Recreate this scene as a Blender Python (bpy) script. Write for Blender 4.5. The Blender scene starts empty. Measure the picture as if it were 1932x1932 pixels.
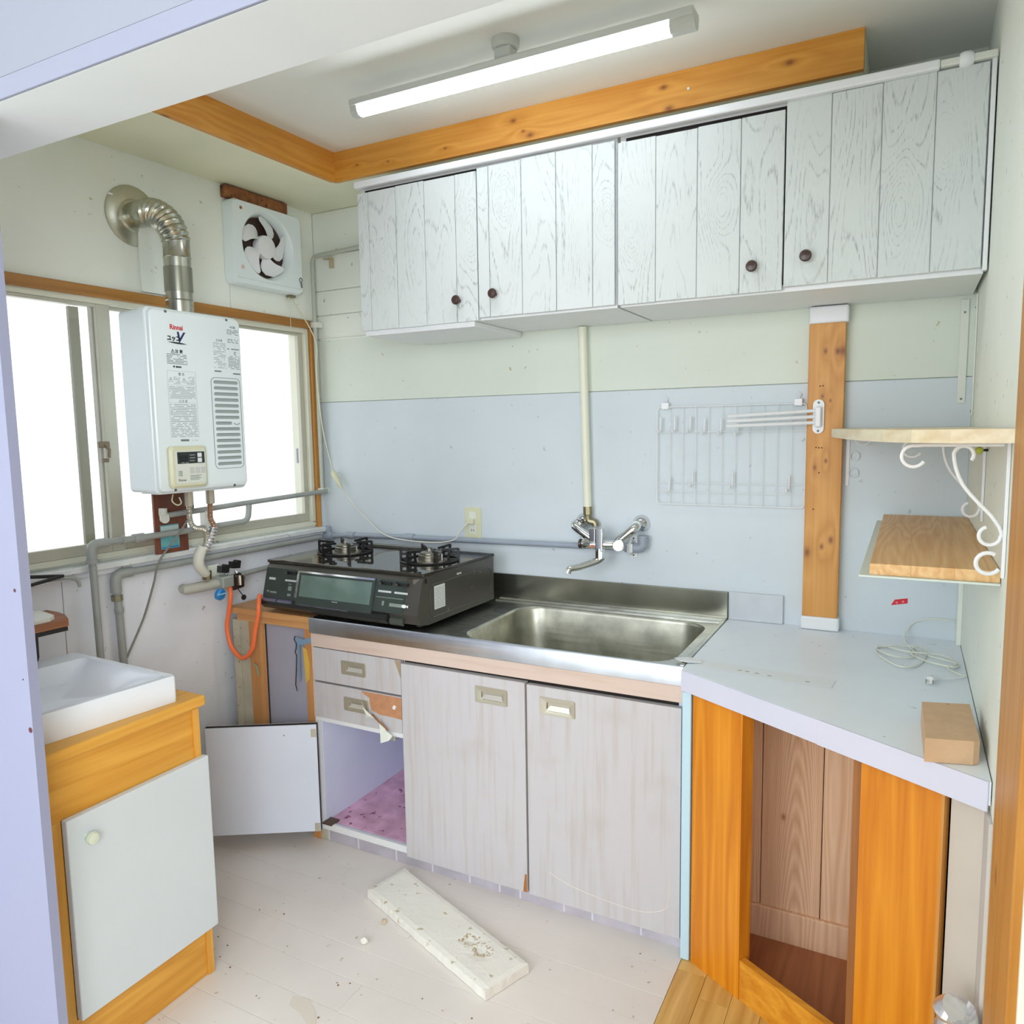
import bpy, bmesh, math, random
from mathutils import Vector, Matrix
random.seed(7)
SC = bpy.context.scene
COL = SC.collection
R = math.radians

# ------------------------------------------------------------------ camera
F_PX = 1422.8
cam_d = bpy.data.cameras.new('camera')
cam_d.sensor_width = 36.0
cam_d.sensor_fit = 'HORIZONTAL'
cam_d.lens = F_PX / 1932.0 * 36.0
cam_d.clip_start = 0.02
cam = bpy.data.objects.new('camera', cam_d)
COL.objects.link(cam)
yaw, pit, rol = R(27.71), R(-6.16), R(-0.90)
fwd = Vector((-math.sin(yaw) * math.cos(pit), math.cos(yaw) * math.cos(pit), math.sin(pit)))
right = Vector((math.cos(yaw), math.sin(yaw), 0))
up = right.cross(fwd)
rr = right * math.cos(rol) + up * math.sin(rol)
uu = -right * math.sin(rol) + up * math.cos(rol)
cam.matrix_world = Matrix(((rr.x, uu.x, -fwd.x, 2.191), (rr.y, uu.y, -fwd.y, -2.453), (rr.z, uu.z, -fwd.z, 1.419), (0, 0, 0, 1)))
SC.camera = cam

# ------------------------------------------------------------------ world, lights, exposure
SC.view_settings.view_transform = 'Standard'
SC.view_settings.look = 'None'
SC.view_settings.gamma = 1.0
SC.view_settings.use_curve_mapping = False
SC.view_settings.exposure = 0.0
w = bpy.data.worlds.new('world')
SC.world = w
w.use_nodes = True
w.node_tree.nodes['Background'].inputs[0].default_value = (0.93, 0.975, 1.0, 1)
w.node_tree.nodes['Background'].inputs[1].default_value = 1.6


def area(name, loc, target, sx, sy, power, color):
    l = bpy.data.lights.new(name, 'AREA')
    l.shape = 'RECTANGLE'
    l.size, l.size_y, l.energy, l.color = sx, sy, power, color
    o = bpy.data.objects.new(name, l)
    COL.objects.link(o)
    o.location = loc
    d = Vector(target) - Vector(loc)
    o.rotation_euler = d.to_track_quat('-Z', 'Y').to_euler()
    return o


# added fill lights behind the camera, brightening the left wall and right side
area('near_room_fill_light', (3.1, -3.7, 1.75), (0.1, -0.7, 1.1), 1.5, 1.3, 64, (0.90, 0.94, 1.0))
area('near_room_side_fill_light', (0.9, -4.1, 1.7), (2.1, -0.6, 1.2), 1.4, 1.3, 32, (0.90, 0.94, 1.0))

# ------------------------------------------------------------------ materials
MATS = {}
FY_ = -0.347


def lin(c):
    return tuple(((v / 255.0) / 12.92 if v / 255.0 <= 0.04045 else ((v / 255.0 + 0.055) / 1.055) ** 2.4) for v in c) + (1.0,)


def newmat(name):
    m = bpy.data.materials.new(name)
    m.use_nodes = True
    nt = m.node_tree
    b = nt.nodes['Principled BSDF']
    return m, nt, b


def N(nt, t, **kw):
    n = nt.nodes.new(t)
    for k, v in kw.items():
        if k.startswith('i_'):
            n.inputs[k[2:].replace('_', ' ')].default_value = v
        else:
            setattr(n, k, v)
    return n


def knot_field(nt, tc, kpos, axis, k=1.0, stretch=0.6):
    """sum of soft bumps at given object-space knot centres (x, y, z, radius)"""
    total = None
    for (kx, ky, kz, kr) in kpos:
        sub = N(nt, 'ShaderNodeVectorMath', operation='SUBTRACT')
        nt.links.new(tc.outputs['Object'], sub.inputs[0])
        sub.inputs[1].default_value = (kx, ky, kz)
        sc = N(nt, 'ShaderNodeVectorMath', operation='MULTIPLY')
        nt.links.new(sub.outputs[0], sc.inputs[0])
        v = [1 / kr, 1 / kr, 1 / kr]
        v['xyz'.index(axis)] *= stretch
        sc.inputs[1].default_value = v
        ln = N(nt, 'ShaderNodeVectorMath', operation='DOT_PRODUCT')
        nt.links.new(sc.outputs[0], ln.inputs[0])
        nt.links.new(sc.outputs[0], ln.inputs[1])
        mr = N(nt, 'ShaderNodeMath', operation='MULTIPLY')
        nt.links.new(ln.outputs['Value'], mr.inputs[0])
        mr.inputs[1].default_value = -1.0
        ex = N(nt, 'ShaderNodeMath', operation='EXPONENT')
        nt.links.new(mr.outputs[0], ex.inputs[0])
        o = ex.outputs[0]
        if total is not None:
            ad = N(nt, 'ShaderNodeMath', operation='ADD')
            nt.links.new(total, ad.inputs[0])
            nt.links.new(o, ad.inputs[1])
            o = ad.outputs[0]
        total = o
    m = N(nt, 'ShaderNodeMath', operation='MULTIPLY')
    nt.links.new(total, m.inputs[0])
    m.inputs[1].default_value = k
    return m.outputs[0]


def plain(name, rgb, rough=0.5, metal=0.0, spec=0.5, mottle=0.0, mscale=6.0, bump=0.0, bscale=200.0, spots=0.0, dirt=(120, 110, 90)):
    """painted / plastic / metal surface with faint mottling, fine relief and small dirt spots"""
    if name in MATS:
        return MATS[name]
    m, nt, b = newmat(name)
    b.inputs['Roughness'].default_value = rough
    b.inputs['Metallic'].default_value = metal
    b.inputs['Specular IOR Level'].default_value = spec
    base = lin(rgb)
    b.inputs['Base Color'].default_value = base
    tc = N(nt, 'ShaderNodeTexCoord')
    out = None
    if mottle > 0:
        n = N(nt, 'ShaderNodeTexNoise')
        n.inputs['Scale'].default_value = mscale
        n.inputs['Detail'].default_value = 5
        nt.links.new(tc.outputs['Object'], n.inputs['Vector'])
        r = N(nt, 'ShaderNodeValToRGB')
        r.color_ramp.elements[0].position = 0.3
        r.color_ramp.elements[1].position = 0.7
        r.color_ramp.elements[0].color = tuple(v * (1 - mottle) for v in base[:3]) + (1,)
        r.color_ramp.elements[1].color = tuple(min(1, v * (1 + mottle * 0.5)) for v in base[:3]) + (1,)
        nt.links.new(n.outputs['Fac'], r.inputs['Fac'])
        out = r.outputs['Color']
    if spots > 0:
        n2 = N(nt, 'ShaderNodeTexNoise')
        n2.inputs['Scale'].default_value = 38
        n2.inputs['Detail'].default_value = 3
        nt.links.new(tc.outputs['Object'], n2.inputs['Vector'])
        r2 = N(nt, 'ShaderNodeValToRGB')
        r2.color_ramp.elements[0].position = 0.70 - spots * 0.1
        r2.color_ramp.elements[1].position = 0.76 - spots * 0.1
        nt.links.new(n2.outputs['Fac'], r2.inputs['Fac'])
        mx = N(nt, 'ShaderNodeMixRGB')
        mx.inputs['Color1'].default_value = base
        mx.inputs['Color2'].default_value = lin(dirt)
        if out:
            nt.links.new(out, mx.inputs['Color1'])
        nt.links.new(r2.outputs['Color'], mx.inputs['Fac'])
        out = mx.outputs['Color']
    if out:
        nt.links.new(out, b.inputs['Base Color'])
    if bump > 0:
        n3 = N(nt, 'ShaderNodeTexNoise')
        n3.inputs['Scale'].default_value = bscale
        n3.inputs['Detail'].default_value = 3
        nt.links.new(tc.outputs['Object'], n3.inputs['Vector'])
        bp = N(nt, 'ShaderNodeBump')
        bp.inputs['Strength'].default_value = bump
        bp.inputs['Distance'].default_value = 0.002
        nt.links.new(n3.outputs['Fac'], bp.inputs['Height'])
        nt.links.new(bp.outputs['Normal'], b.inputs['Normal'])
    MATS[name] = m
    return m


def wood(name, light, dark, axis='z', scale=1.0, rough=0.45, knots=True, contrast=0.5, ring=7.0, knot_col=(120, 60, 20), bump=0.15, fine=1.0, knot_amt=0.5, kpos=None, cath=None):
    """wood with long streaky grain along one axis, broad cathedral bands and a few knots"""
    if name in MATS:
        return MATS[name]
    m, nt, b = newmat(name)
    b.inputs['Roughness'].default_value = rough
    tc = N(nt, 'ShaderNodeTexCoord')
    oi = N(nt, 'ShaderNodeObjectInfo')
    add = N(nt, 'ShaderNodeVectorMath', operation='MULTIPLY_ADD')
    cmb = N(nt, 'ShaderNodeCombineXYZ')
    for k in 'XYZ':
        nt.links.new(oi.outputs['Random'], cmb.inputs[k])
    nt.links.new(cmb.outputs[0], add.inputs[0])
    add.inputs[1].default_value = (3.1, 4.7, 5.3)
    nt.links.new(tc.outputs['Object'], add.inputs[2])
    mp = N(nt, 'ShaderNodeMapping')
    s = [1, 1, 1]
    s['xyz'.index(axis)] = 0.07
    mp.inputs['Scale'].default_value = s
    nt.links.new(add.outputs[0], mp.inputs['Vector'])
    n1 = N(nt, 'ShaderNodeTexNoise')
    n1.inputs['Scale'].default_value = 9 * scale
    n1.inputs['Detail'].default_value = 2
    nt.links.new(mp.outputs[0], n1.inputs['Vector'])
    mul = N(nt, 'ShaderNodeMath', operation='MULTIPLY')
    mul.inputs[1].default_value = ring
    nt.links.new(n1.outputs['Fac'], mul.inputs[0])
    fr = N(nt, 'ShaderNodeMath', operation='PINGPONG')
    fr.inputs[1].default_value = 0.5
    ring_src = mul.outputs[0]
    if kpos:
        ad = N(nt, 'ShaderNodeMath', operation='ADD')
        nt.links.new(ring_src, ad.inputs[0])
        nt.links.new(knot_field(nt, tc, [(a, b2, c, r_ * 2.4) for a, b2, c, r_ in kpos], axis, 0.9, 0.3), ad.inputs[1])
        ring_src = ad.outputs[0]
    if cath:
        sx = N(nt, 'ShaderNodeSeparateXYZ')
        nt.links.new(tc.outputs['Object'], sx.inputs[0])
        dx = N(nt, 'ShaderNodeMath', operation='SUBTRACT')
        nt.links.new(sx.outputs['X'], dx.inputs[0])
        dx.inputs[1].default_value = cath
        d2 = N(nt, 'ShaderNodeMath', operation='MULTIPLY')
        nt.links.new(dx.outputs[0], d2.inputs[0])
        nt.links.new(dx.outputs[0], d2.inputs[1])
        d3 = N(nt, 'ShaderNodeMath', operation='MULTIPLY_ADD')
        nt.links.new(d2.outputs[0], d3.inputs[0])
        d3.inputs[1].default_value = 1 / 0.006
        nt.links.new(sx.outputs['Z'], d3.inputs[2])
        d4 = N(nt, 'ShaderNodeMath', operation='MULTIPLY_ADD')
        nt.links.new(d3.outputs[0], d4.inputs[0])
        d4.inputs[1].default_value = 13.0
        n1.inputs['Scale'].default_value = 14
        mul.inputs[1].default_value = 2.0
        nt.links.new(mul.outputs[0], d4.inputs[2])
        ring_src = d4.outputs[0]
    nt.links.new(ring_src, fr.inputs[0])
    m2 = N(nt, 'ShaderNodeMath', operation='MULTIPLY')
    m2.inputs[1].default_value = 2.0
    nt.links.new(fr.outputs[0], m2.inputs[0])
    n2 = N(nt, 'ShaderNodeTexNoise')
    n2.inputs['Scale'].default_value = 110 * scale * fine
    n2.inputs['Detail'].default_value = 4
    mpf = N(nt, 'ShaderNodeMapping')
    s2 = [1, 1, 1]
    s2['xyz'.index(axis)] = 0.03
    mpf.inputs['Scale'].default_value = s2
    nt.links.new(add.outputs[0], mpf.inputs['Vector'])
    nt.links.new(mpf.outputs[0], n2.inputs['Vector'])
    mixf = N(nt, 'ShaderNodeMath', operation='MULTIPLY_ADD')
    nt.links.new(n2.outputs['Fac'], mixf.inputs[0])
    mixf.inputs[1].default_value = 0.9
    mixf.inputs[2].default_value = -0.2
    sm = N(nt, 'ShaderNodeMath', operation='MULTIPLY_ADD')
    nt.links.new(m2.outputs[0], sm.inputs[0])
    sm.inputs[1].default_value = contrast
    nt.links.new(mixf.outputs[0], sm.inputs[2])
    cr = N(nt, 'ShaderNodeValToRGB')
    cr.color_ramp.elements[0].position = 0.0
    cr.color_ramp.elements[1].position = 1.0
    cr.color_ramp.elements[0].color = lin(light)
    cr.color_ramp.elements[1].color = lin(dark)
    nt.links.new(sm.outputs[0], cr.inputs['Fac'])
    out = cr.outputs['Color']
    if knots:
        mk = N(nt, 'ShaderNodeMapping')
        s3 = [1, 1, 1]
        s3['xyz'.index(axis)] = 0.5
        mk.inputs['Scale'].default_value = s3
        nt.links.new(add.outputs[0], mk.inputs['Vector'])
        v = N(nt, 'ShaderNodeTexVoronoi')
        v.inputs['Scale'].default_value = 5.5 * scale
        nt.links.new(mk.outputs[0], v.inputs['Vector'])
        kr = N(nt, 'ShaderNodeValToRGB')
        kr.color_ramp.elements[0].position = 0.05
        kr.color_ramp.elements[1].position = 0.16
        kr.color_ramp.elements[0].color = (1, 1, 1, 1)
        kr.color_ramp.elements[1].color = (0, 0, 0, 1)
        nt.links.new(v.outputs['Distance'], kr.inputs['Fac'])
        kx = N(nt, 'ShaderNodeMath', operation='MULTIPLY')
        nt.links.new(kr.outputs['Color'], kx.inputs[0])
        kx.inputs[1].default_value = knot_amt
        mx = N(nt, 'ShaderNodeMixRGB')
        nt.links.new(kx.outputs[0], mx.inputs['Fac'])
        nt.links.new(out, mx.inputs['Color1'])
        mx.inputs['Color2'].default_value = lin(knot_col)
        out = mx.outputs['Color']
    if kpos:
        kc = N(nt, 'ShaderNodeMath', operation='MULTIPLY')
        kc.use_clamp = True
        nt.links.new(knot_field(nt, tc, [(a, b2, c, r_ * 0.85) for a, b2, c, r_ in kpos], axis, 0.95, 0.6), kc.inputs[0])
        kc.inputs[1].default_value = 1.0
        mk2 = N(nt, 'ShaderNodeMixRGB')
        nt.links.new(kc.outputs[0], mk2.inputs['Fac'])
        nt.links.new(out, mk2.inputs['Color1'])
        mk2.inputs['Color2'].default_value = lin(knot_col)
        out = mk2.outputs['Color']
    nt.links.new(out, b.inputs['Base Color'])
    bp = N(nt, 'ShaderNodeBump')
    bp.inputs['Strength'].default_value = bump
    bp.inputs['Distance'].default_value = 0.002
    nt.links.new(n2.outputs['Fac'], bp.inputs['Height'])
    nt.links.new(bp.outputs['Normal'], b.inputs['Normal'])
    MATS[name] = m
    return m


def whitewash(name, base, streak, amt=0.8, ring=16.0, kpos=None):
    """white-washed sawn plank: white paint with grey streaky grain and rings showing through"""
    if name in MATS:
        return MATS[name]
    m, nt, b = newmat(name)
    b.inputs['Roughness'].default_value = 0.75
    tc = N(nt, 'ShaderNodeTexCoord')
    oi = N(nt, 'ShaderNodeObjectInfo')
    cmb = N(nt, 'ShaderNodeCombineXYZ')
    for k in 'XYZ':
        nt.links.new(oi.outputs['Random'], cmb.inputs[k])
    add = N(nt, 'ShaderNodeVectorMath', operation='MULTIPLY_ADD')
    nt.links.new(cmb.outputs[0], add.inputs[0])
    add.inputs[1].default_value = (13.1, 4.7, 25.3)
    nt.links.new(tc.outputs['Object'], add.inputs[2])
    mp = N(nt, 'ShaderNodeMapping')
    mp.inputs['Scale'].default_value = (1, 1, 0.16)
    nt.links.new(add.outputs[0], mp.inputs['Vector'])
    n1 = N(nt, 'ShaderNodeTexNoise')
    n1.inputs['Scale'].default_value = 8
    n1.inputs['Detail'].default_value = 1.5
    nt.links.new(mp.outputs[0], n1.inputs['Vector'])
    mul = N(nt, 'ShaderNodeMath', operation='MULTIPLY')
    mul.inputs[1].default_value = ring
    nt.links.new(n1.outputs['Fac'], mul.inputs[0])
    fr = N(nt, 'ShaderNodeMath', operation='PINGPONG')
    fr.inputs[1].default_value = 0.5
    src = mul.outputs[0]
    if kpos:
        ad = N(nt, 'ShaderNodeMath', operation='ADD')
        nt.links.new(src, ad.inputs[0])
        nt.links.new(knot_field(nt, tc, kpos, 'z', 7.0, 0.45), ad.inputs[1])
        src = ad.outputs[0]
    nt.links.new(src, fr.inputs[0])
    # dotty sawn streaks
    mpf = N(nt, 'ShaderNodeMapping')
    mpf.inputs['Scale'].default_value = (1, 1, 0.12)
    nt.links.new(add.outputs[0], mpf.inputs['Vector'])
    n2 = N(nt, 'ShaderNodeTexNoise')
    n2.inputs['Scale'].default_value = 260
    n2.inputs['Detail'].default_value = 3
    nt.links.new(mpf.outputs[0], n2.inputs['Vector'])
    n2.inputs['Scale'].default_value = 380
    n3 = N(nt, 'ShaderNodeTexNoise')
    n3.inputs['Scale'].default_value = 7
    n3.inputs['Detail'].default_value = 2
    nt.links.new(add.outputs[0], n3.inputs['Vector'])
    r1 = N(nt, 'ShaderNodeMapRange')
    r1.inputs['From Min'].default_value = 0.36
    r1.inputs['From Max'].default_value = 0.5
    nt.links.new(fr.outputs[0], r1.inputs['Value'])
    r2 = N(nt, 'ShaderNodeMapRange')
    r2.inputs['From Min'].default_value = 0.40
    r2.inputs['From Max'].default_value = 0.66
    nt.links.new(n2.outputs['Fac'], r2.inputs['Value'])
    r3 = N(nt, 'ShaderNodeMapRange')
    r3.inputs['From Min'].default_value = 0.30
    r3.inputs['From Max'].default_value = 0.55
    nt.links.new(n3.outputs['Fac'], r3.inputs['Value'])
    # stroke = fine * (0.35 + ring) * patch
    a1 = N(nt, 'ShaderNodeMath', operation='ADD')
    nt.links.new(r1.outputs[0], a1.inputs[0])
    a1.inputs[1].default_value = 0.12
    a2 = N(nt, 'ShaderNodeMath', operation='MULTIPLY')
    nt.links.new(a1.outputs[0], a2.inputs[0])
    nt.links.new(r2.outputs[0], a2.inputs[1])
    a3 = N(nt, 'ShaderNodeMath', operation='MULTIPLY')
    nt.links.new(a2.outputs[0], a3.inputs[0])
    nt.links.new(r3.outputs[0], a3.inputs[1])
    a4 = N(nt, 'ShaderNodeMath', operation='MULTIPLY')
    a4.use_clamp = True
    nt.links.new(a3.outputs[0], a4.inputs[0])
    a4.inputs[1].default_value = amt
    mx = N(nt, 'ShaderNodeMixRGB')
    nt.links.new(a4.outputs[0], mx.inputs['Fac'])
    mx.inputs['Color1'].default_value = lin(base)
    mx.inputs['Color2'].default_value = lin(streak)
    nt.links.new(mx.outputs['Color'], b.inputs['Base Color'])
    bp = N(nt, 'ShaderNodeBump')
    bp.inputs['Strength'].default_value = 0.35
    bp.inputs['Distance'].default_value = -0.0015
    nt.links.new(a3.outputs[0], bp.inputs['Height'])
    nt.links.new(bp.outputs['Normal'], b.inputs['Normal'])
    MATS[name] = m
    return m


def metal(name, rgb, rough=0.25, brushed=None, bump=0.0, smudge=0.0):
    if name in MATS:
        return MATS[name]
    m, nt, b = newmat(name)
    b.inputs['Metallic'].default_value = 1.0
    b.inputs['Base Color'].default_value = lin(rgb)
    b.inputs['Roughness'].default_value = rough
    tc = N(nt, 'ShaderNodeTexCoord')
    n = N(nt, 'ShaderNodeTexNoise')
    mp = N(nt, 'ShaderNodeMapping')
    s = [1, 1, 1]
    if brushed:
        s['xyz'.index(brushed)] = 0.03
    mp.inputs['Scale'].default_value = s
    nt.links.new(tc.outputs['Object'], mp.inputs['Vector'])
    nt.links.new(mp.outputs[0], n.inputs['Vector'])
    n.inputs['Scale'].default_value = 160 if brushed else 12
    n.inputs['Detail'].default_value = 4
    mr = N(nt, 'ShaderNodeMapRange')
    mr.inputs['To Min'].default_value = rough * 0.7
    mr.inputs['To Max'].default_value = rough * 1.4
    nt.links.new(n.outputs['Fac'], mr.inputs['Value'])
    nt.links.new(mr.outputs[0], b.inputs['Roughness'])
    if smudge > 0:
        n4 = N(nt, 'ShaderNodeTexNoise')
        n4.inputs['Scale'].default_value = 14
        n4.inputs['Detail'].default_value = 6
        nt.links.new(tc.outputs['Object'], n4.inputs['Vector'])
        c4 = N(nt, 'ShaderNodeValToRGB')
        c4.color_ramp.elements[0].position = 0.35
        c4.color_ramp.elements[1].position = 0.65
        bc = lin(rgb)
        c4.color_ramp.elements[0].color = tuple(v * (1 - smudge) for v in bc[:3]) + (1,)
        c4.color_ramp.elements[1].color = bc
        nt.links.new(n4.outputs['Fac'], c4.inputs['Fac'])
        nt.links.new(c4.outputs['Color'], b.inputs['Base Color'])
    if bump > 0:
        n5 = N(nt, 'ShaderNodeTexVoronoi')
        n5.inputs['Scale'].default_value = 70
        nt.links.new(tc.outputs['Object'], n5.inputs['Vector'])
        bp = N(nt, 'ShaderNodeBump')
        bp.inputs['Strength'].default_value = bump
        bp.inputs['Distance'].default_value = 0.004
        nt.links.new(n5.outputs['Distance'], bp.inputs['Height'])
        nt.links.new(bp.outputs['Normal'], b.inputs['Normal'])
    MATS[name] = m
    return m


def emit(name, rgb, strength):
    if name in MATS:
        return MATS[name]
    m, nt, b = newmat(name)
    b.inputs['Base Color'].default_value = (0.8, 0.8, 0.8, 1)
    b.inputs['Emission Color'].default_value = lin(rgb)
    b.inputs['Emission Strength'].default_value = strength
    MATS[name] = m
    return m


def glassm(name):
    if name in MATS:
        return MATS[name]
    m, nt, b = newmat(name)
    g = N(nt, 'ShaderNodeBsdfGlossy')
    g.inputs['Roughness'].default_value = 0.02
    t = N(nt, 'ShaderNodeBsdfTransparent')
    mx = N(nt, 'ShaderNodeMixShader')
    mx.inputs['Fac'].default_value = 0.06
    nt.links.new(t.outputs[0], mx.inputs[1])
    nt.links.new(g.outputs[0], mx.inputs[2])
    nt.links.new(mx.outputs[0], nt.nodes['Material Output'].inputs['Surface'])
    MATS[name] = m
    return m


def streaky_panel(name, rgb, streak, rough=0.55, amt=0.35, axis='z'):
    """vinyl wood-print cabinet front: pale with faint long vertical streaks and stains"""
    if name in MATS:
        return MATS[name]
    m, nt, b = newmat(name)
    b.inputs['Roughness'].default_value = rough
    tc = N(nt, 'ShaderNodeTexCoord')
    mp = N(nt, 'ShaderNodeMapping')
    s = [1, 1, 1]
    s['xyz'.index(axis)] = 0.05
    mp.inputs['Scale'].default_value = s
    nt.links.new(tc.outputs['Object'], mp.inputs['Vector'])
    n = N(nt, 'ShaderNodeTexNoise')
    n.inputs['Scale'].default_value = 60
    n.inputs['Detail'].default_value = 5
    nt.links.new(mp.outputs[0], n.inputs['Vector'])
    r = N(nt, 'ShaderNodeMapRange')
    r.inputs['From Min'].default_value = 0.5
    r.inputs['From Max'].default_value = 0.72
    r.inputs['To Max'].default_value = amt
    nt.links.new(n.outputs['Fac'], r.inputs['Value'])
    mx = N(nt, 'ShaderNodeMixRGB')
    nt.links.new(r.outputs[0], mx.inputs['Fac'])
    mx.inputs['Color1'].default_value = lin(rgb)
    mx.inputs['Color2'].default_value = lin(streak)
    n4 = N(nt, 'ShaderNodeTexNoise')
    n4.inputs['Scale'].default_value = 9
    n4.inputs['Detail'].default_value = 5
    nt.links.new(tc.outputs['Object'], n4.inputs['Vector'])
    r4 = N(nt, 'ShaderNodeMapRange')
    r4.inputs['From Min'].default_value = 0.55
    r4.inputs['From Max'].default_value = 0.8
    r4.inputs['To Max'].default_value = 0.22
    nt.links.new(n4.outputs['Fac'], r4.inputs['Value'])
    mx2 = N(nt, 'ShaderNodeMixRGB')
    nt.links.new(r4.outputs[0], mx2.inputs['Fac'])
    nt.links.new(mx.outputs['Color'], mx2.inputs['Color1'])
    mx2.inputs['Color2'].default_value = lin(streak)
    nt.links.new(mx2.outputs['Color'], b.inputs['Base Color'])
    MATS[name] = m
    return m


W_UP = plain('wall_paint_cream', (240, 244, 234), 0.75, mottle=0.05, mscale=2.5, bump=0.15, bscale=90, spots=0.15, dirt=(175, 172, 140))
W_SPL = plain('splash_panel_grey', (214, 224, 230), 0.55, mottle=0.05, mscale=3, bump=0.1, bscale=250, spots=0.12, dirt=(185, 190, 195))
W_LOW = plain('wall_paint_low', (240, 244, 252), 0.6, mottle=0.08, mscale=5, bump=0.1, spots=0.2, dirt=(178, 170, 155))
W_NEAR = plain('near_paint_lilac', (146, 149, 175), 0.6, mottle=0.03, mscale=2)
W_BEAM = plain('beam_paint', (232, 238, 240), 0.5, mottle=0.04, mscale=3)
CEIL = plain('ceiling_paint', (242, 244, 236), 0.85, mottle=0.04, mscale=2)
SOFF = plain('soffit_paint', (243, 243, 214), 0.8, mottle=0.06, mscale=3)
PINE = wood('pine_orange', (234, 170, 76), (206, 134, 44), 'x', 1.0, knots=False, knot_col=(134, 70, 26), kpos=[(1.066, -0.262, 2.377, 0.008), (1.124, -0.262, 2.324, 0.009), (1.10, -0.262, 2.34, 0.005), (1.544, -0.262, 2.374, 0.008), (1.56, -0.262, 2.314, 0.010), (1.881, -0.262, 2.364, 0.009), (0.815, -0.262, 2.34, 0.005), (0.583, -0.262, 2.338, 0.004), (0.45, -0.262, 2.35, 0.004)])
PINE_Y = wood('pine_orange_y', (234, 170, 76), (206, 134, 44), 'y', 1.0, knots=False, knot_col=(134, 70, 26), kpos=[(0.315, -0.933, 2.312, 0.009), (0.318, -0.846, 2.333, 0.009), (0.319, -0.819, 2.352, 0.006), (0.325, -0.677, 2.318, 0.006), (0.33, -0.542, 2.359, 0.005), (0.32, -0.81, 2.40, 0.009)])
PINE_Z = wood('pine_orange_z', (226, 166, 88), (198, 132, 56), 'z', 1.0, knots=False, knot_col=(132, 70, 30), kpos=[(0.038, -0.018, 0.834, 0.011), (0.024, -0.018, 0.834, 0.007), (-0.008, -0.018, 0.836, 0.006), (-0.013, -0.018, 0.705, 0.005), (0.009, -0.018, 0.692, 0.004), (0.001, -0.018, 0.515, 0.005), (-0.029, -0.018, 0.495, 0.005), (0.021, -0.018, 0.279, 0.008), (-0.004, -0.018, 0.258, 0.006), (-0.044, -0.018, 0.238, 0.010)])
TRIMW = wood('trim_brown', (186, 132, 62), (150, 98, 40), 'x', 1.0, knots=False)
TRIMWZ = wood('trim_brown_z', (214, 160, 88), (176, 118, 56), 'z', 1.0, knots=False)
CABO = wood('cabinet_orange_z', (238, 158, 36), (206, 118, 10), 'z', 1.0, knots=False, contrast=0.6)
CABOX = wood('cabinet_orange_x', (236, 168, 54), (204, 128, 26), 'x', 1.0, knots=False, contrast=0.6)
VANW = wood('vanity_wood_y', (234, 176, 76), (206, 142, 46), 'y', 1.0, knots=False, contrast=0.6)
VANZ = wood('vanity_wood_z', (234, 178, 82), (208, 146, 54), 'z', 1.0, knots=False)
TBW = wood('side_table_wood', (222, 170, 110), (196, 138, 82), 'x', 1.0, knots=False)
TBZ = wood('side_table_wood_z', (216, 160, 100), (190, 128, 72), 'z', 1.0, knots=False)
CEDAR = wood('cedar_board', (248, 216, 184), (222, 178, 140), 'z', 0.9, knots=True, contrast=0.6, ring=18, knot_col=(140, 80, 52), knot_amt=0.35, rough=0.7)
CEDARC = wood('cedar_cathedral', (248, 216, 184), (206, 158, 118), 'z', 0.9, knots=False, contrast=0.5, ring=10, knot_col=(176, 112, 84), rough=0.7, cath=-0.039, kpos=[(-0.074, 0.015, 0.36, 0.007)])
DARKB = wood('brown_board', (140, 84, 62), (104, 58, 42), 'z', 1.0, knots=False, rough=0.35)
SHELFW = wood('shelf_pine', (242, 206, 152), (214, 160, 98), 'y', 1.2, knots=False, contrast=0.45, ring=16)
SHELFE = wood('shelf_cream', (234, 224, 196), (212, 190, 150), 'y', 1.0, knots=False)
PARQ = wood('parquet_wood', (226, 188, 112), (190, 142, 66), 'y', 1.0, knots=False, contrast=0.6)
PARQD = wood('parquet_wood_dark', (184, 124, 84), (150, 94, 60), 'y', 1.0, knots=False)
WASH_L = whitewash('whitewashed_plank_left', (214, 220, 218), (136, 142, 142), 0.72, 20, [(-0.034, FY_, 0.285, 0.035), (-0.362, FY_, 0.209, 0.03), (0.43, FY_, 0.25, 0.03), (0.10, FY_, 0.36, 0.03)])
WASH_R = whitewash('whitewashed_plank_right', (214, 220, 218), (136, 142, 142), 0.72, 20, [(0.269, FY_, 0.172, 0.045), (0.364, FY_, 0.289, 0.03), (-0.402, FY_, 0.212, 0.035), (-0.16, FY_, 0.24, 0.035)])
WHITE = plain('white_paint', (236, 239, 240), 0.4, mottle=0.02, mscale=8)
WPLA = plain('white_plastic', (236, 238, 240), 0.3)
WENAM = plain('white_enamel', (236, 246, 248), 0.22, mottle=0.02, mscale=4)
CERAM = plain('white_ceramic', (236, 240, 246), 0.08)
CREAM = plain('cream_plastic', (222, 222, 190), 0.35)
CREAMP = plain('cream_pipe', (232, 234, 214), 0.35)
IVORY = plain('ivory_plastic', (226, 230, 220), 0.4)
VINYLD = streaky_panel('cabinet_vinyl', (200, 198, 202), (176, 160, 142))
RAILV = streaky_panel('rail_vinyl', (216, 196, 184), (186, 156, 136), axis='x')
LILAC = plain('lilac_interior', (226, 232, 255), 0.5, mottle=0.06, mscale=5)
DOORIN = plain('door_inside', (222, 230, 246), 0.45, mottle=0.03)
PINKL = plain('pink_liner', (250, 190, 216), 0.6, mottle=0.35, mscale=14, spots=0.6, dirt=(160, 86, 120))
STEEL = metal('stainless_steel', (205, 206, 198), 0.28, 'x', smudge=0.25)
STEELB = metal('stainless_basin', (200, 200, 186), 0.33, 'x', smudge=0.35)
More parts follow.
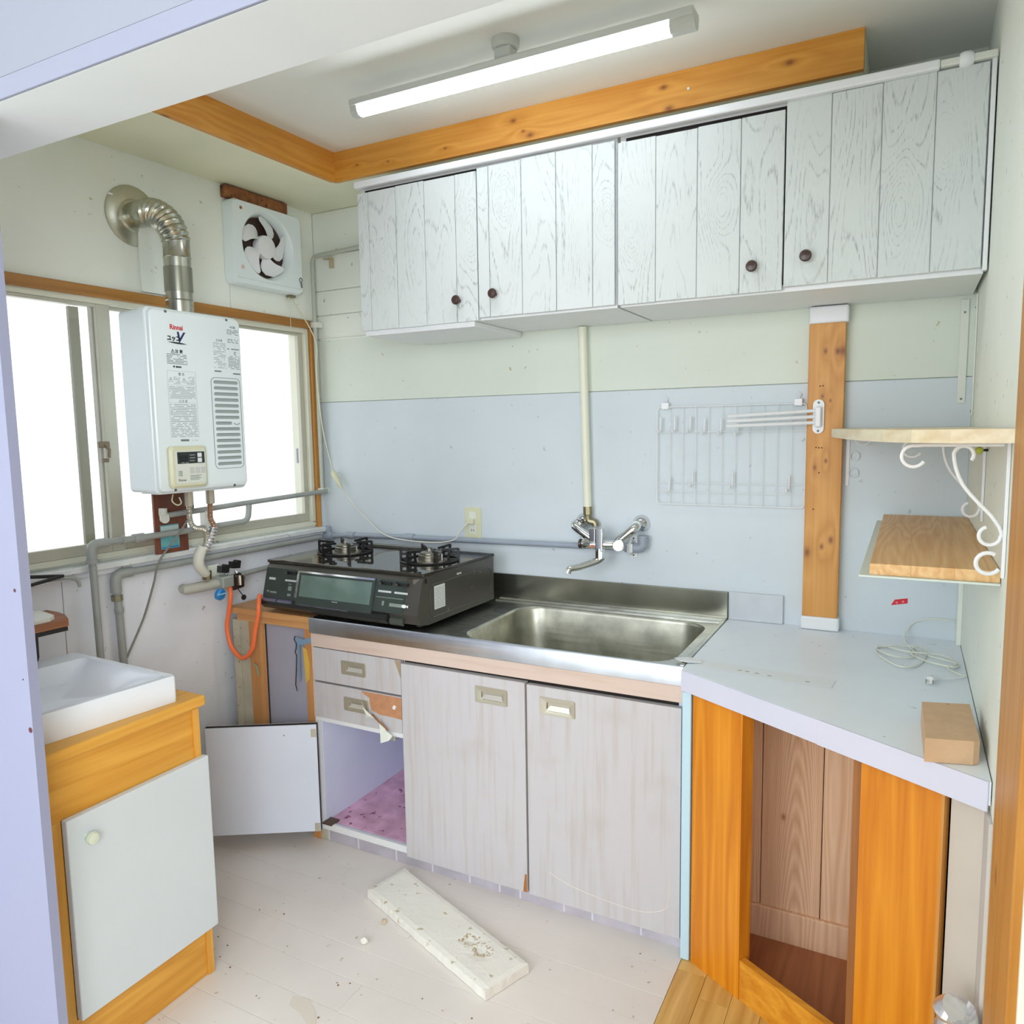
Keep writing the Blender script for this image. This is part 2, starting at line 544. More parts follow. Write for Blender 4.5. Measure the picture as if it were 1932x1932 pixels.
STEELL = metal('stainless_lip', (212, 218, 226), 0.3, 'x', smudge=0.12)
CHROME = metal('chrome', (220, 222, 222), 0.08)
HANDM = plain('handle_metal', (198, 194, 178), 0.3, metal=0.55)
ALU = metal('aluminium', (186, 184, 172), 0.4, 'z')
DUCTM = metal('duct_metal', (196, 196, 182), 0.25, smudge=0.2)
FOILM = metal('foil', (226, 226, 230), 0.38, bump=0.5)
PIPEG = plain('grey_pipe', (166, 170, 166), 0.4, mottle=0.12, mscale=20)
PIPEB = plain('blue_grey_pipe', (160, 170, 184), 0.35, mottle=0.06)
ALUF = plain('window_frame_paint', (192, 190, 174), 0.4, metal=0.2, mottle=0.08)
BLACK = plain('black_iron', (28, 28, 28), 0.45)
BLACKP = plain('black_plastic', (36, 38, 36), 0.3)
DARK = plain('dark_gap', (34, 28, 24), 0.8)
KNOBB = plain('brown_knob', (72, 50, 44), 0.3, mottle=0.2, mscale=40)
STOVEB = plain('stove_body', (92, 90, 84), 0.28, metal=0.5, spots=0.2, dirt=(130, 128, 118))
STOVET = plain('stove_top', (58, 54, 46), 0.05, metal=0.3)
STOVEF = plain('stove_front', (56, 66, 62), 0.3, mottle=0.1)
STOVEG = plain('stove_glass', (104, 126, 118), 0.08, mottle=0.15, mscale=12)
BURN = metal('burner_metal', (150, 146, 134), 0.35)
FOAM = plain('foam_board', (232, 230, 222), 0.85, mottle=0.04, mscale=12, bump=0.4, bscale=160, spots=0.5, dirt=(190, 178, 148))
FLOORW = plain('floor_board_white', (226, 220, 214), 0.45, mottle=0.06, mscale=4, spots=0.12, dirt=(170, 154, 130))
COUNTW = plain('worktop_white', (236, 243, 250), 0.4, mottle=0.03, mscale=6, spots=0.08, dirt=(180, 186, 188))
EDGEW = plain('worktop_edge', (214, 216, 234), 0.35, mottle=0.03)
BLUEP = plain('pale_blue_board', (192, 224, 240), 0.5)
CORK = plain('cork_block', (214, 178, 142), 0.85, mottle=0.08, mscale=30, bump=0.5, bscale=200, spots=0.4, dirt=(176, 132, 92))
ORANGE = plain('orange_rubber', (248, 122, 70), 0.4)
RED = plain('red_sticker', (218, 30, 50), 0.4)
REDT = plain('red_print', (206, 40, 44), 0.5)
NAVY = plain('navy_print', (30, 32, 96), 0.5)
INK = plain('black_print', (34, 44, 44), 0.5)
INKG = plain('grey_print', (150, 158, 160), 0.5)
INKM = plain('mid_grey_print', (112, 124, 120), 0.5)
BLUEC = plain('blue_plastic', (42, 134, 200), 0.35)
TEAL = plain('teal_sticker', (116, 190, 196), 0.5, mottle=0.25, mscale=40)
BLUET = plain('blue_tape', (126, 156, 182), 0.6)
YELT = plain('yellow_tape', (222, 184, 84), 0.6)
BRASS = metal('brass', (150, 142, 112), 0.35)
GREYD = plain('slot_grey', (160, 172, 170), 0.6)
RUST = plain('rusty_wood', (150, 96, 56), 0.8, mottle=0.5, mscale=30, dirt=(70, 30, 14), spots=0.7)
STAIN = plain('stained_board', (196, 190, 168), 0.7, mottle=0.25, mscale=9, spots=0.6, dirt=(176, 128, 88))
TORN = plain('bare_chipboard', (196, 142, 104), 0.8, mottle=0.15, mscale=40)
TAPEW = plain('masking_strip', (232, 236, 238), 0.6)
GREEN = plain('yellow_green_plastic', (190, 200, 70), 0.5)
TUBE = emit('led_diffuser', (238, 246, 255), 21.0)
CASTW = plain('lamp_housing', (206, 210, 204), 0.4)
DOORV = plain('vanity_door_paint', (210, 218, 222), 0.4, mottle=0.02)
PANG = plain('grey_lilac_panel', (172, 172, 188), 0.6, mottle=0.05)
GLASS = glassm('window_glass')
OUT = plain('outdoor_frame', (150, 150, 130), 0.6)


# ------------------------------------------------------------------ mesh builder
class MB:
    def __init__(s):
        s.v, s.f = [], []

    def add(s, vs, fs):
        b = len(s.v)
        s.v += [tuple(p) for p in vs]
        s.f += [tuple(i + b for i in f) for f in fs]
        return s

    def box(s, x0, x1, y0, y1, z0, z1, bev=0.0):
        if x1 < x0: x0, x1 = x1, x0
        if y1 < y0: y0, y1 = y1, y0
        if z1 < z0: z0, z1 = z1, z0
        bev = min(bev, (x1 - x0) * 0.45, (y1 - y0) * 0.45, (z1 - z0) * 0.45)
        if bev <= 0:
            vs = [(x, y, z) for z in (z0, z1) for y in (y0, y1) for x in (x0, x1)]
            return s.add(vs, [(0, 2, 3, 1), (4, 5, 7, 6), (0, 1, 5, 4), (2, 6, 7, 3), (0, 4, 6, 2), (1, 3, 7, 5)])
        bm = bmesh.new()
        bmesh.ops.create_cube(bm, size=1)
        for v in bm.verts:
            v.co = Vector(((x0 + x1) / 2 + v.co.x * (x1 - x0), (y0 + y1) / 2 + v.co.y * (y1 - y0), (z0 + z1) / 2 + v.co.z * (z1 - z0)))
        bmesh.ops.bevel(bm, geom=bm.edges[:], offset=bev, segments=2, affect='EDGES', profile=0.5)
        bm.verts.index_update()
        s.add([v.co[:] for v in bm.verts], [[v.index for v in f.verts] for f in bm.faces])
        bm.free()
        return s

    def prism(s, poly, axis, a0, a1):
        """poly: 2-D outline; extruded along axis ('x': poly in yz, 'y': xz, 'z': xy)"""
        n = len(poly)

        def P(p, a):
            if axis == 'z': return (p[0], p[1], a)
            if axis == 'y': return (p[0], a, p[1])
            return (a, p[0], p[1])
        vs = [P(p, a0) for p in poly] + [P(p, a1) for p in poly]
        fs = [tuple(range(n))[::-1], tuple(range(n, 2 * n))]
        fs += [(i, (i + 1) % n, n + (i + 1) % n, n + i) for i in range(n)]
        return s.add(vs, fs)

    def quadbox(s, base, dz):
        return s.prism(base, 'z', dz[0], dz[1])

    def tube(s, pts, r, seg=10, smooth=0, closed=False, caps=True):
        pts = [Vector(p) for p in pts]
        rad = r if isinstance(r, (list, tuple)) else [r] * len(pts)
        if smooth:
            q, rq = [], []
            n = len(pts)
            for i in range(n if closed else n - 1):
                p0 = pts[(i - 1) % n] if (closed or i > 0) else pts[0]
                p1, p2 = pts[i], pts[(i + 1) % n]
                p3 = pts[(i + 2) % n] if (closed or i + 2 < n) else pts[-1]
                for k in range(smooth):
                    t = k / smooth
                    q.append(0.5 * ((2 * p1) + (p2 - p0) * t + (2 * p0 - 5 * p1 + 4 * p2 - p3) * t * t + (3 * p1 - p0 - 3 * p2 + p3) * t ** 3))
                    rq.append(rad[i] * (1 - t) + rad[(i + 1) % n] * t)
            if not closed:
                q.append(pts[-1]); rq.append(rad[-1])
            pts, rad = q, rq
        n = len(pts)
        vs, fs = [], []
        prev = None
        for i, p in enumerate(pts):
            if closed:
                d = (pts[(i + 1) % n] - pts[(i - 1) % n])
            else:
                d = (pts[min(i + 1, n - 1)] - pts[max(i - 1, 0)])
            if d.length < 1e-9: d = Vector((0, 0, 1))
            d.normalize()
            if prev is None:
                a = Vector((0, 0, 1)) if abs(d.z) < 0.9 else Vector((1, 0, 0))
                nx = d.cross(a).normalized()
            else:
                nx = (prev - d * prev.dot(d))
                nx = nx.normalized() if nx.length > 1e-6 else d.orthogonal().normalized()
            prev = nx
            ny = d.cross(nx)
            for k in range(seg):
                t = 2 * math.pi * k / seg
                vs.append(p + (nx * math.cos(t) + ny * math.sin(t)) * rad[i])
        m = n if closed else n - 1
        for i in range(m):
            for k in range(seg):
                a, b2 = i * seg + k, i * seg + (k + 1) % seg
                c, d2 = ((i + 1) % n) * seg + (k + 1) % seg, ((i + 1) % n) * seg + k
                fs.append((a, b2, c, d2))
        if caps and not closed:
            fs.append(tuple(range(seg))[::-1])
            fs.append(tuple((n - 1) * seg + k for k in range(seg)))
        return s.add(vs, fs)

    def cyl(s, a, b, r, seg=16, r2=None):
        return s.tube([a, b], [r, r if r2 is None else r2], seg)

    def lathe(s, c, axis, prof, seg=20):
        """prof: list of (radius, distance along axis) starting at c"""
        ax = Vector(axis).normalized()
        u = ax.orthogonal().normalized()
        v = ax.cross(u)
        c = Vector(c)
        vs, fs = [], []
        for (r, h) in prof:
            for k in range(seg):
                t = 2 * math.pi * k / seg
                vs.append(c + ax * h + (u * math.cos(t) + v * math.sin(t)) * max(r, 1e-5))
        n = len(prof)
        for i in range(n - 1):
            for k in range(seg):
                fs.append((i * seg + k, i * seg + (k + 1) % seg, (i + 1) * seg + (k + 1) % seg, (i + 1) * seg + k))
        fs.append(tuple(range(seg))[::-1])
        fs.append(tuple((n - 1) * seg + k for k in range(seg)))
        return s.add(vs, fs)

    def build(s, name, mat, parent=None, smooth=False, at=None):
        """vertices are in the parent's wall frame; 'at' = frame origin to subtract"""
        me = bpy.data.meshes.new(name)
        o0 = Vector(parent['_org']) if parent is not None and '_org' in parent else Vector((0, 0, 0))
        if at is not None: o0 = Vector(at)
        me.from_pydata([tuple(Vector(p) - o0) for p in s.v], [], s.f)
        me.materials.append(mat)
        bm = bmesh.new()
        bm.from_mesh(me)
        bmesh.ops.recalc_face_normals(bm, faces=bm.faces[:])
        bm.to_mesh(me)
        bm.free()
        if smooth:
            me.polygons.foreach_set('use_smooth', [True] * len(me.polygons))
            me.set_sharp_from_angle(angle=R(35))
        o = bpy.data.objects.new(name, me)
        COL.objects.link(o)
        if parent is not None:
            o.parent = parent
            if '_org' in parent:
                o['_org'] = list(o0)
                # the child mesh shares its parent's origin
        return o


TL = 0.039
LROT = math.pi / 2 - math.atan(TL)      # left wall frame: x runs along the wall to the back corner, y into the wall
LM = Matrix.Rotation(LROT, 4, 'Z')


def tag(o, label, cat, group=None):
    o['label'] = label
    o['category'] = cat
    if group: o['group'] = group
    return o


def thing(name, org, label, cat, group=None, left=False):
    e = bpy.data.objects.new(name, None)
    COL.objects.link(e)
    e.empty_display_size = 0.05
    e['_org'] = list(org)
    e.location = (LM @ Vector(org)) if left else Vector(org)
    if left: e.rotation_euler = (0, 0, LROT)
    return tag(e, label, cat, group)


def single(mb, name, mat, org, label, cat, group=None, left=False, smooth=False):
    o = mb.build(name, mat, None, smooth, at=org)
    o.location = (LM @ Vector(org)) if left else Vector(org)
    if left: o.rotation_euler = (0, 0, LROT)
    return tag(o, label, cat, group)


def struct(mb, name, mat, parent=None, left=False, smooth=False):
    o = mb.build(name, mat, None, smooth)
    if parent is not None:
        o.parent = parent
    else:
        if left: o.rotation_euler = (0, 0, LROT)
        o['kind'] = 'structure'
    return o


def text(name, body, size, mat, parent, loc, rot=(math.pi / 2, 0, 0), ext=0.0003, shear=0.0, sx=1.0, align='LEFT', bold=0.0):
    cu = bpy.data.curves.new(name, 'FONT')
    cu.body = body
    cu.size = size
    cu.offset = bold
    cu.extrude = ext
    cu.shear = shear
    cu.align_x = align
    cu.resolution_u = 2
    t = bpy.data.objects.new(name + '_tmp', cu)
    COL.objects.link(t)
    dg = bpy.context.evaluated_depsgraph_get()
    me = bpy.data.meshes.new_from_object(t.evaluated_get(dg))
    bpy.data.objects.remove(t)
    me.name = name
    me.materials.clear()
    me.materials.append(mat)
    from mathutils import Euler
    org = Vector(parent['_org']) if '_org' in parent else Vector((0, 0, 0))
    M = Matrix.Translation(Vector(loc) - org) @ Euler(rot).to_matrix().to_4x4() @ Matrix.Diagonal((sx, 1, 1, 1))
    me.transform(M)
    o = bpy.data.objects.new(name, me)
    COL.objects.link(o)
    o.parent = parent
    return o


def rrect(cx, cy, hx, hy, r, n=6):
    pts = []
    for qx, qy, a0 in ((1, 1, 0), (-1, 1, 90), (-1, -1, 180), (1, -1, 270)):
        for k in range(n + 1):
            t = R(a0 + 90 * k / n)
            pts.append((cx + qx * (hx - r) + r * math.cos(t), cy + qy * (hy - r) + r * math.sin(t)))
    return pts


# ================================================================== SETTING
XR = 2.342          # right wall
H1, H2 = 2.311, 2.409
Y_B = -1.64         # front face of the beam and partition

# ---- floor: white boards along x for x < 1.70, wood parquet to the right and in the near room
fl = struct(MB().box(-0.3, 3.6, -4.2, 0.1, -0.06, -0.012), 'floor', plain('subfloor', (150, 140, 128), 0.8))
y = -0.032
j = 0
while y > -2.9:
    xs = [-0.1, 0.62 + 0.37 * (j % 3), 1.70]
    if j % 3 == 2: xs = [-0.1, 1.70]
    for a, b in zip(xs[:-1], xs[1:]):
        dz = -0.0006 * random.random()
        struct(MB().box(a + 0.0004, b - 0.0004, y - 0.1007 + 0.0004, y - 0.0004, -0.012, dz, 0.0008), 'floor_board', FLOORW, fl)
    y -= 0.1007
    j += 1
PW, PH = 0.0745, 0.30
for i in range(15):
    x0 = 1.7005 + i * PW
    if x0 > 2.8: break
    k = 0
    yy = -0.02 + (0.15 if i % 2 else 0.0)
    yy += 0.07 * (i % 3)
    while yy > -2.6:
        t = min(yy, 0.03)
        if x0 + PW < XR + 0.02 or t - PH < -1.4:
            struct(MB().box(x0 + 0.0004, x0 + PW - 0.0004, t - PH + 0.0005, t - 0.0005, -0.012, 0.0 - 0.0004 * random.random(), 0.0008), 'floor_plank', PARQ, fl)
        yy -= PH
        k += 1

# ---- back wall
wb = struct(MB().box(-0.08, XR + 0.12, 0.012, 0.11, -0.06, 2.50), 'wall_back', W_UP)
struct(MB().box(-0.02, XR, 0.0, 0.012, 0.0, 1.5465, 0.0015), 'wall_panel', W_SPL, wb)
struct(MB().box(-0.02, XR, 0.002, 0.012, 1.5485, 1.803, 0.0015), 'wall_panel', plain('mid_panel_green', (222, 230, 218), 0.6, mottle=0.05, mscale=2, spots=0.1, dirt=(190, 188, 160)), wb)
for a, b in ((1.806, 1.90), (1.903, 1.998), (2.001, 2.14), (2.143, 2.31)):
    struct(MB().box(-0.02, 0.62, 0.004 + 0.002 * random.random(), 0.012, a, b, 0.002), 'siding_board', W_UP, wb)
struct(MB().box(0.022, 0.30, -0.002, 0.004, 1.800, 1.806, 0.001), 'panel_lip', W_UP, wb)

# ---- left wall (in its own frame), with the window hole
U0, U1, Z0, Z1 = -1.62, -0.050, 1.05, 1.845
wl = struct(MB().box(-2.6, 0.05, 0.012, 0.10, -0.06, Z0 - 0.012).box(-2.6, 0.05, 0.012, 0.10, Z1 + 0.0, 2.50)
            .box(-2.6, U0, 0.012, 0.10, Z0 - 0.012, Z1).box(U1, 0.05, 0.012, 0.10, Z0 - 0.012, Z1), 'wall_left', W_UP, left=True)
for a, b in ((-2.6, -1.302), (-1.300, -0.431), (-0.429, -0.0)):
    struct(MB().box(a, b, 0.0, 0.012, 1.88, 2.42, 0.0015), 'wall_panel', W_UP, wl)
for a, b in ((-2.6, -1.112), (-1.110, -0.205), (-0.203, 0.0)):
    struct(MB().box(a, b, 0.0, 0.012, 0.0, 1.012, 0.0015), 'wall_panel', W_LOW, wl)
struct(MB().box(-0.022, 0.0, 0.0, 0.012, 1.012, 1.88), 'wall_panel', W_SPL, wl)

# trims round the window
struct(MB().box(-2.0, -0.046, -0.014, 0.012, 1.845, 1.878, 0.002), 'trim_1', TRIMW, left=True)
struct(MB().box(-0.046, -0.024, -0.010, 0.012, 1.03, 1.845, 0.002), 'trim_2', TRIMWZ, left=True)
t3 = struct(MB().box(-2.0, -0.024, -0.045, 0.012, 1.012, 1.030, 0.003), 'trim_3', plain('sill_white', (226, 230, 230), 0.4, mottle=0.12, mscale=14, spots=0.4, dirt=(176, 176, 160)), left=True)
struct(MB().box(-2.0, -0.024, -0.020, -0.0005, 0.9925, 1.0118, 0.003), 'sill_board', W_LOW, t3)

# window: outer frame, two sliding sashes, glass, latch, outer screen stile
win = struct(MB().box(U0, U1, 0.0, 0.095, Z0 - 0.012, Z0 + 0.006).box(U0, U1, 0.0, 0.095, Z1 - 0.018, Z1)
             .box(U1 - 0.016, U1, 0.0, 0.095, Z0, Z1 - 0.018).box(U0, U0 + 0.02, 0.0, 0.095, Z0, Z1 - 0.018), 'window_1', plain('frame_pale', (222, 222, 204), 0.35, metal=0.15, mottle=0.04), left=True)


def sash(a, b, y0, y1, lw, rw, bot=0.034, top=0.011):
    za, zb = Z0 + 0.006, Z1 - 0.018
    o = struct(MB().box(a, a + lw, y0, y1, za, zb, 0.002).box(b - rw, b, y0, y1, za, zb, 0.002)
               .box(a + lw, b - rw, y0, y1, za, za + bot, 0.002).box(a + lw, b - rw, y0, y1, zb - top, zb, 0.002), 'window_sash', ALUF, win)
    g = struct(MB().box(a + lw - 0.004, b - rw + 0.004, (y0 + y1) / 2 - 0.002, (y0 + y1) / 2 + 0.002, za + bot - 0.004, zb - top + 0.004), 'glass_pane', GLASS, o)
    return o


s2 = sash(U0 + 0.02, -0.898, 0.001, 0.018, 0.03, 0.044)
s1 = sash(-0.948, U1 - 0.016, 0.020, 0.038, 0.030, 0.022)
struct(MB().box(-0.982, -0.950, 0.078, 0.092, Z0 + 0.006, Z1 - 0.022, 0.002), 'screen_stile', OUT, win)
lt = struct(MB().box(-0.970, -0.935, -0.012, 0.001, 1.385, 1.405, 0.003).tube([(-0.951, -0.010, 1.395), (-0.943, -0.018, 1.38), (-0.947, -0.020, 1.355)], 0.005, 8)
            .box(-0.960, -0.940, -0.010, 0.001, 1.34, 1.352, 0.002), 'latch', plain('latch_metal', (130, 116, 96), 0.4, metal=0.5), s2)
struct(MB().box(-0.122, -0.114, 0.018, 0.024, 1.30, 1.36), 'finger_catch', plain('catch_lilac', (190, 186, 200), 0.5), s1)

# ---- right wall, door casing and what lies beyond
wr = struct(MB().box(XR, XR + 0.10, -1.36, 0.1, -0.06, 2.50), 'wall_right', W_UP)
struct(MB().box(XR - 0.006, XR, -1.0, -0.03, 0.0, 0.74, 0.001), 'wall_panel', plain('low_right_wall', (206, 200, 196), 0.6, mottle=0.05), wr)
struct(MB().box(XR - 0.012, XR, -0.05, -0.001, 0.80, 1.07, 0.002), 'corner_board', W_UP, wr)
struct(MB().box(XR - 0.012, XR + 0.11, -1.352, -1.116, -0.012, 2.2, 0.003), 'trim_4', wood('door_post_wood', (206, 146, 66), (180, 118, 42), 'z', 1.0, knots=False, knot_col=(120, 66, 24), kpos=[(2.33, -1.18, 0.745, 0.012)]))
struct(MB().box(XR + 0.05, XR + 0.12, -2.4, -1.36, -0.06, 2.3), 'wall_right_near', plain('near_right_wall', (214, 208, 190), 0.7))

# ---- ceilings
ce = struct(MB().box(-0.15, XR + 0.12, Y_B + 0.1, 0.11, H2, H2 + 0.06), 'ceiling', CEIL)
sof = MB()
sof.prism([(-0.08, 0.012), (-0.08, -1.60), (0.280, -1.60), (0.334, -0.243), (2.058, -0.243), (2.058, 0.012)], 'z', H1, H2)
struct(sof, 'soffit', SOFF, ce)
# ---- shell of the room the photograph is taken from (open behind the added fill lights)
struct(MB().box(-0.4, 3.6, -4.4, Y_B, 2.46, 2.50), 'ceiling_near', CEIL)
struct(MB().box(-0.5, -0.4, -4.4, Y_B, -0.06, 2.50), 'wall_near_left', W_UP)
struct(MB().box(3.5, 3.6, -4.4, Y_B, -0.06, 2.50), 'wall_near_right', W_UP)
# ---- beam over the opening and partition beside it
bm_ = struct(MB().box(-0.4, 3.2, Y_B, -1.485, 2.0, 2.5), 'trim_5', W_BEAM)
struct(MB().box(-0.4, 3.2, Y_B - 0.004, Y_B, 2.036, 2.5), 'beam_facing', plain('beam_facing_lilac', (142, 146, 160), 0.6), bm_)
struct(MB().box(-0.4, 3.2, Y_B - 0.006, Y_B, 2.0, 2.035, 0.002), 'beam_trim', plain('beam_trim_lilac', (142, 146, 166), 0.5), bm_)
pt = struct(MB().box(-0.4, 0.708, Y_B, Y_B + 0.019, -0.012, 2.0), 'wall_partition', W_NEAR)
for x_, z_, r_ in ((0.688, 1.130, 0.0035), (0.690, 0.955, 0.0016), (0.700, 0.855, 0.0055)):
    struct(MB().cyl((x_, Y_B - 0.0008, z_), (x_, Y_B + 0.001, z_), r_, 10), 'nail_hole', plain('nail_hole', (96, 44, 50), 0.8), pt)

# wood fascias of the ceiling tray
f1 = struct(MB().box(0.345, 2.058, -0.262, -0.243, H1 - 0.002, H2, 0.001), 'trim_6', PINE)
n_ = math.hypot(1, TL)
f2m = MB().prism([(0.330, -0.262), (0.349, -0.262), (0.312, -1.484), (0.293, -1.484)], 'z', H1 - 0.002, H2)
struct(f2m, 'trim_7', PINE_Y)
# ================================================================== CEILING LIGHT
L = thing('ceiling_light', (1.245, -0.66, H2), 'white linear tube light glowing below a ceiling socket', 'lamp')
yl = -0.657
ang = 0.0
MB().box(0.762, 1.735, yl - 0.027, yl + 0.027, 2.333, 2.352, 0.004).build('housing', CASTW, L)
d = MB()
prof = [(yl - 0.021, 2.336), (yl - 0.019, 2.322), (yl - 0.011, 2.312), (yl, 2.309), (yl + 0.011, 2.312), (yl + 0.019, 2.322), (yl + 0.021, 2.336)]
d.prism(prof, 'x', 0.785, 1.678)
d.build('diffuser', TUBE, L)
for a, b in ((0.762, 0.785), (1.678, 1.735)):
    MB().prism([(p[0], p[1]) for p in [(yl - 0.0215, 2.337), (yl - 0.020, 2.321), (yl - 0.011, 2.3105), (yl + 0.011, 2.3105), (yl + 0.020, 2.321), (yl + 0.0215, 2.337)]], 'x', a, b).build('end_cap', CASTW, L)
MB().lathe((1.245, yl + 0.01, H2), (0, 0, -1), [(0.0, 0.0), (0.036, 0.0), (0.036, 0.018), (0.030, 0.024), (0.0, 0.024)], 20).build('ceiling_socket', CASTW, L, True)
MB().box(1.222, 1.268, yl - 0.012, yl + 0.032, 2.358, 2.386, 0.003).build('plug_block', CASTW, L)
MB().box(1.15, 1.335, yl - 0.014, yl + 0.014, 2.352, 2.358, 0.001).build('mounting_bar', CASTW, L)

# ================================================================== WALL CABINETS
FY = -0.347
seams_l = [(0.512, [0.512, 0.557, 0.668, 0.781, 0.898, 0.976]), (0.976, [0.978, 1.019, 1.132, 1.246, 1.361, 1.429])]
seams_r = [(1.437, [1.437, 1.548, 1.663, 1.777, 1.886]), (1.888, [1.888, 1.995, 2.108, 2.221, 2.326])]


def wall_cab(xa, xb, doors, knobs, label, seed, zlow):
    T = thing('wall_cabinet', ((xa + xb) / 2, 0, 1.768), label, 'cabinet')
    b = MB()
    b.box(xa, xb, FY + 0.02, -0.002, 1.768, 1.786).box(xa, xb, FY + 0.02, -0.002, 2.232, 2.25)
    b.box(xa, xa + 0.016, FY + 0.02, -0.002, 1.786, 2.232).box(xb - 0.016, xb, FY + 0.02, -0.002, 1.786, 2.232)
    b.box(xa + 0.016, xb - 0.016, -0.008, -0.002, 1.786, 2.232)
    b.build('body', WHITE, T)
    MB().box(xa + 0.016, xb - 0.016, FY + 0.02, FY + 0.03, 1.786, 2.232).build('gap_shade_panel', DARK, T)  # near-black sheet behind the doors: shade in the gaps put into colour
    for di, (x0, xs) in enumerate(doors):
        za, zb = zlow[di]
        dr = MB().box(xs[0] + 0.002, xs[-1] - 0.002, FY + 0.006, FY + 0.019, za + 0.002, zb - 0.002).build('door', WHITE, T)
        for a, c in zip(xs[:-1], xs[1:]):
            jz = 0.0015 * random.random()
            MB().box(a + 0.0009, c - 0.0009, FY + 0.0012 * random.random(), FY + 0.006, za + jz, zb - jz * 2, 0.0015).build('plank', WASH_L if seed == 1 else WASH_R, dr)
        kx, kz = knobs[di]
        k = MB().lathe((kx, FY, kz), (0, -1, 0), [(0.0, 0.0), (0.007, 0.0), (0.006, 0.008), (0.010, 0.012), (0.0145, 0.017), (0.0150, 0.022), (0.012, 0.027), (0.0, 0.029)], 18).build('knob', KNOBB, dr, True)
    return T


wc1 = wall_cab(0.516, 1.430, seams_l, [(0.906, 1.833), (1.038, 1.841)], 'left whitewashed plank wall cabinet, beside the exhaust fan corner', 1, [(1.765, 2.222), (1.773, 2.228)])
MB().box(0.520, 0.955, -0.335, -0.006, 1.750, 1.7675, 0.002).build('bottom_board', WHITE, wc1)
wc2 = wall_cab(1.440, 2.332, seams_r, [(1.812, 1.836), (1.944, 1.847)], 'right whitewashed plank wall cabinet, against the right wall', 2, [(1.771, 2.218), (1.778, 2.236)])
MB().box(2.3285, 2.3385, FY, FY + 0.02, 1.772, 2.25, 0.002).build('end_strip', WHITE, wc2)

rl = thing('curtain_rail', (1.43, FY - 0.01, 2.234), 'long white rail running along the top of the plank cabinets', 'rail')
MB().box(0.510, 2.225, FY - 0.014, FY + 0.012, 2.2345, 2.256, 0.004).build('rail', WPLA, rl)
MB().box(2.225, 2.339, FY - 0.010, FY + 0.010, 2.238, 2.254, 0.003).build('inner_rail', IVORY, rl)
MB().lathe((2.262, FY - 0.002, 2.246), (1, 0, 0), [(0.0, 0), (0.014, 0.002), (0.0175, 0.010), (0.0175, 0.022), (0.012, 0.030), (0.0, 0.032)], 16).build('end_cap', WPLA, rl, True)

# ================================================================== WATER HEATER (left wall frame)
HU0, HU1, HZ0, HZ1, HYB, HYF = -0.947, -0.603, 1.243, 1.800, -0.112, -0.25
T = thing('water_heater', ((HU0 + HU1) / 2, HYB, HZ0), 'white gas water heater box hanging in front of the window', 'water heater', left=True)
prof = rrect((HU0 + HU1) / 2, (HZ0 + HZ1) / 2, (HU1 - HU0) / 2, (HZ1 - HZ0) / 2, 0.018, 5)


def loft(mb, rings):
    n = len(rings[0])
    vs = [p for r in rings for p in r]
    fs = [(i * n + k, i * n + (k + 1) % n, (i + 1) * n + (k + 1) % n, (i + 1) * n + k) for i in range(len(rings) - 1) for k in range(n)]
    fs.append(tuple(range(n))[::-1])
    fs.append(tuple((len(rings) - 1) * n + k for k in range(n)))
    return mb.add(vs, fs)


def hring(y, ins, r=0.018):
    return [(p[0], y, p[1]) for p in rrect((HU0 + HU1) / 2, (HZ0 + HZ1) / 2, (HU1 - HU0) / 2 - ins, (HZ1 - HZ0) / 2 - ins, max(r - ins * 0.5, 0.004), 5)]


loft(MB(), [hring(HYB, 0.004), hring(-0.205, 0.004), hring(-0.206, 0.0), hring(-0.222, 0.0)]).build('casing', WENAM, T, True)
loft(MB(), [hring(-0.2222, 0.0, 0.02), hring(-0.232, 0.0, 0.02), hring(-0.236, 0.003, 0.02), hring(-0.238, 0.006, 0.02), hring(-0.247, 0.008, 0.022), hring(HYF, 0.012, 0.022)]).build('front_cover', WENAM, T, True)
FYH = HYF - 0.0002
# louvre panel, right side of the front
lv = MB()
fr_ = rrect(-0.680, 1.457, 0.0570, 0.146, 0.016, 6)
fr2 = rrect(-0.680, 1.457, 0.0558, 0.1448, 0.015, 6)
n = len(fr_)
lv.add([(p[0], FYH, p[1]) for p in fr_] + [(p[0], FYH - 0.0008, p[1]) for p in fr_] + [(p[0], FYH - 0.0008, p[1]) for p in fr2] + [(p[0], FYH, p[1]) for p in fr2],
       [(a * n + k, a * n + (k + 1) % n, (a + 1) * n + (k + 1) % n, (a + 1) * n + k) for a in range(3) for k in range(n)])
lv.build('vent_outline', INKM, T)
for i in range(15):
    zc = 1.588 - i * 0.01865
    hx = 0.0475
    cx = -0.6795
    if i == 7:
        hx, cx = 0.0315, -0.695
    m = MB()
    pl = rrect(cx, zc, hx, 0.0048, 0.0047, 4)
    m.prism(pl, 'y', FYH + 0.0004, FYH - 0.0006)
    sl = m.build('vent_slot', GREYD, T)
    m2 = MB()
    pl2 = rrect(cx, zc + 0.0042, hx - 0.003, 0.0009, 0.0008, 2)
    m2.prism(pl2, 'y', FYH - 0.0006, FYH - 0.0010)
    m2.build('slot_rim', INKM, sl)
MB().tube([(-0.656, FYH - 0.0006, 1.4575), (-0.643, FYH - 0.0006, 1.453), (-0.631, FYH - 0.0006, 1.458)], 0.0009, 6, 4).build('pull_mark', INKM, T)
# screws
for (u, z) in ((-0.884, 1.7885), (-0.663, 1.7885), (-0.887, 1.2545), (-0.666, 1.2545)):
    MB().lathe((u, -0.2490, z), (0, -1, 0), [(0.0, 0.0), (0.0045, 0.0), (0.004, 0.002), (0.0, 0.0025)], 12).build('screw', plain('screw_grey', (110, 114, 104), 0.4, metal=0.5), T, True)
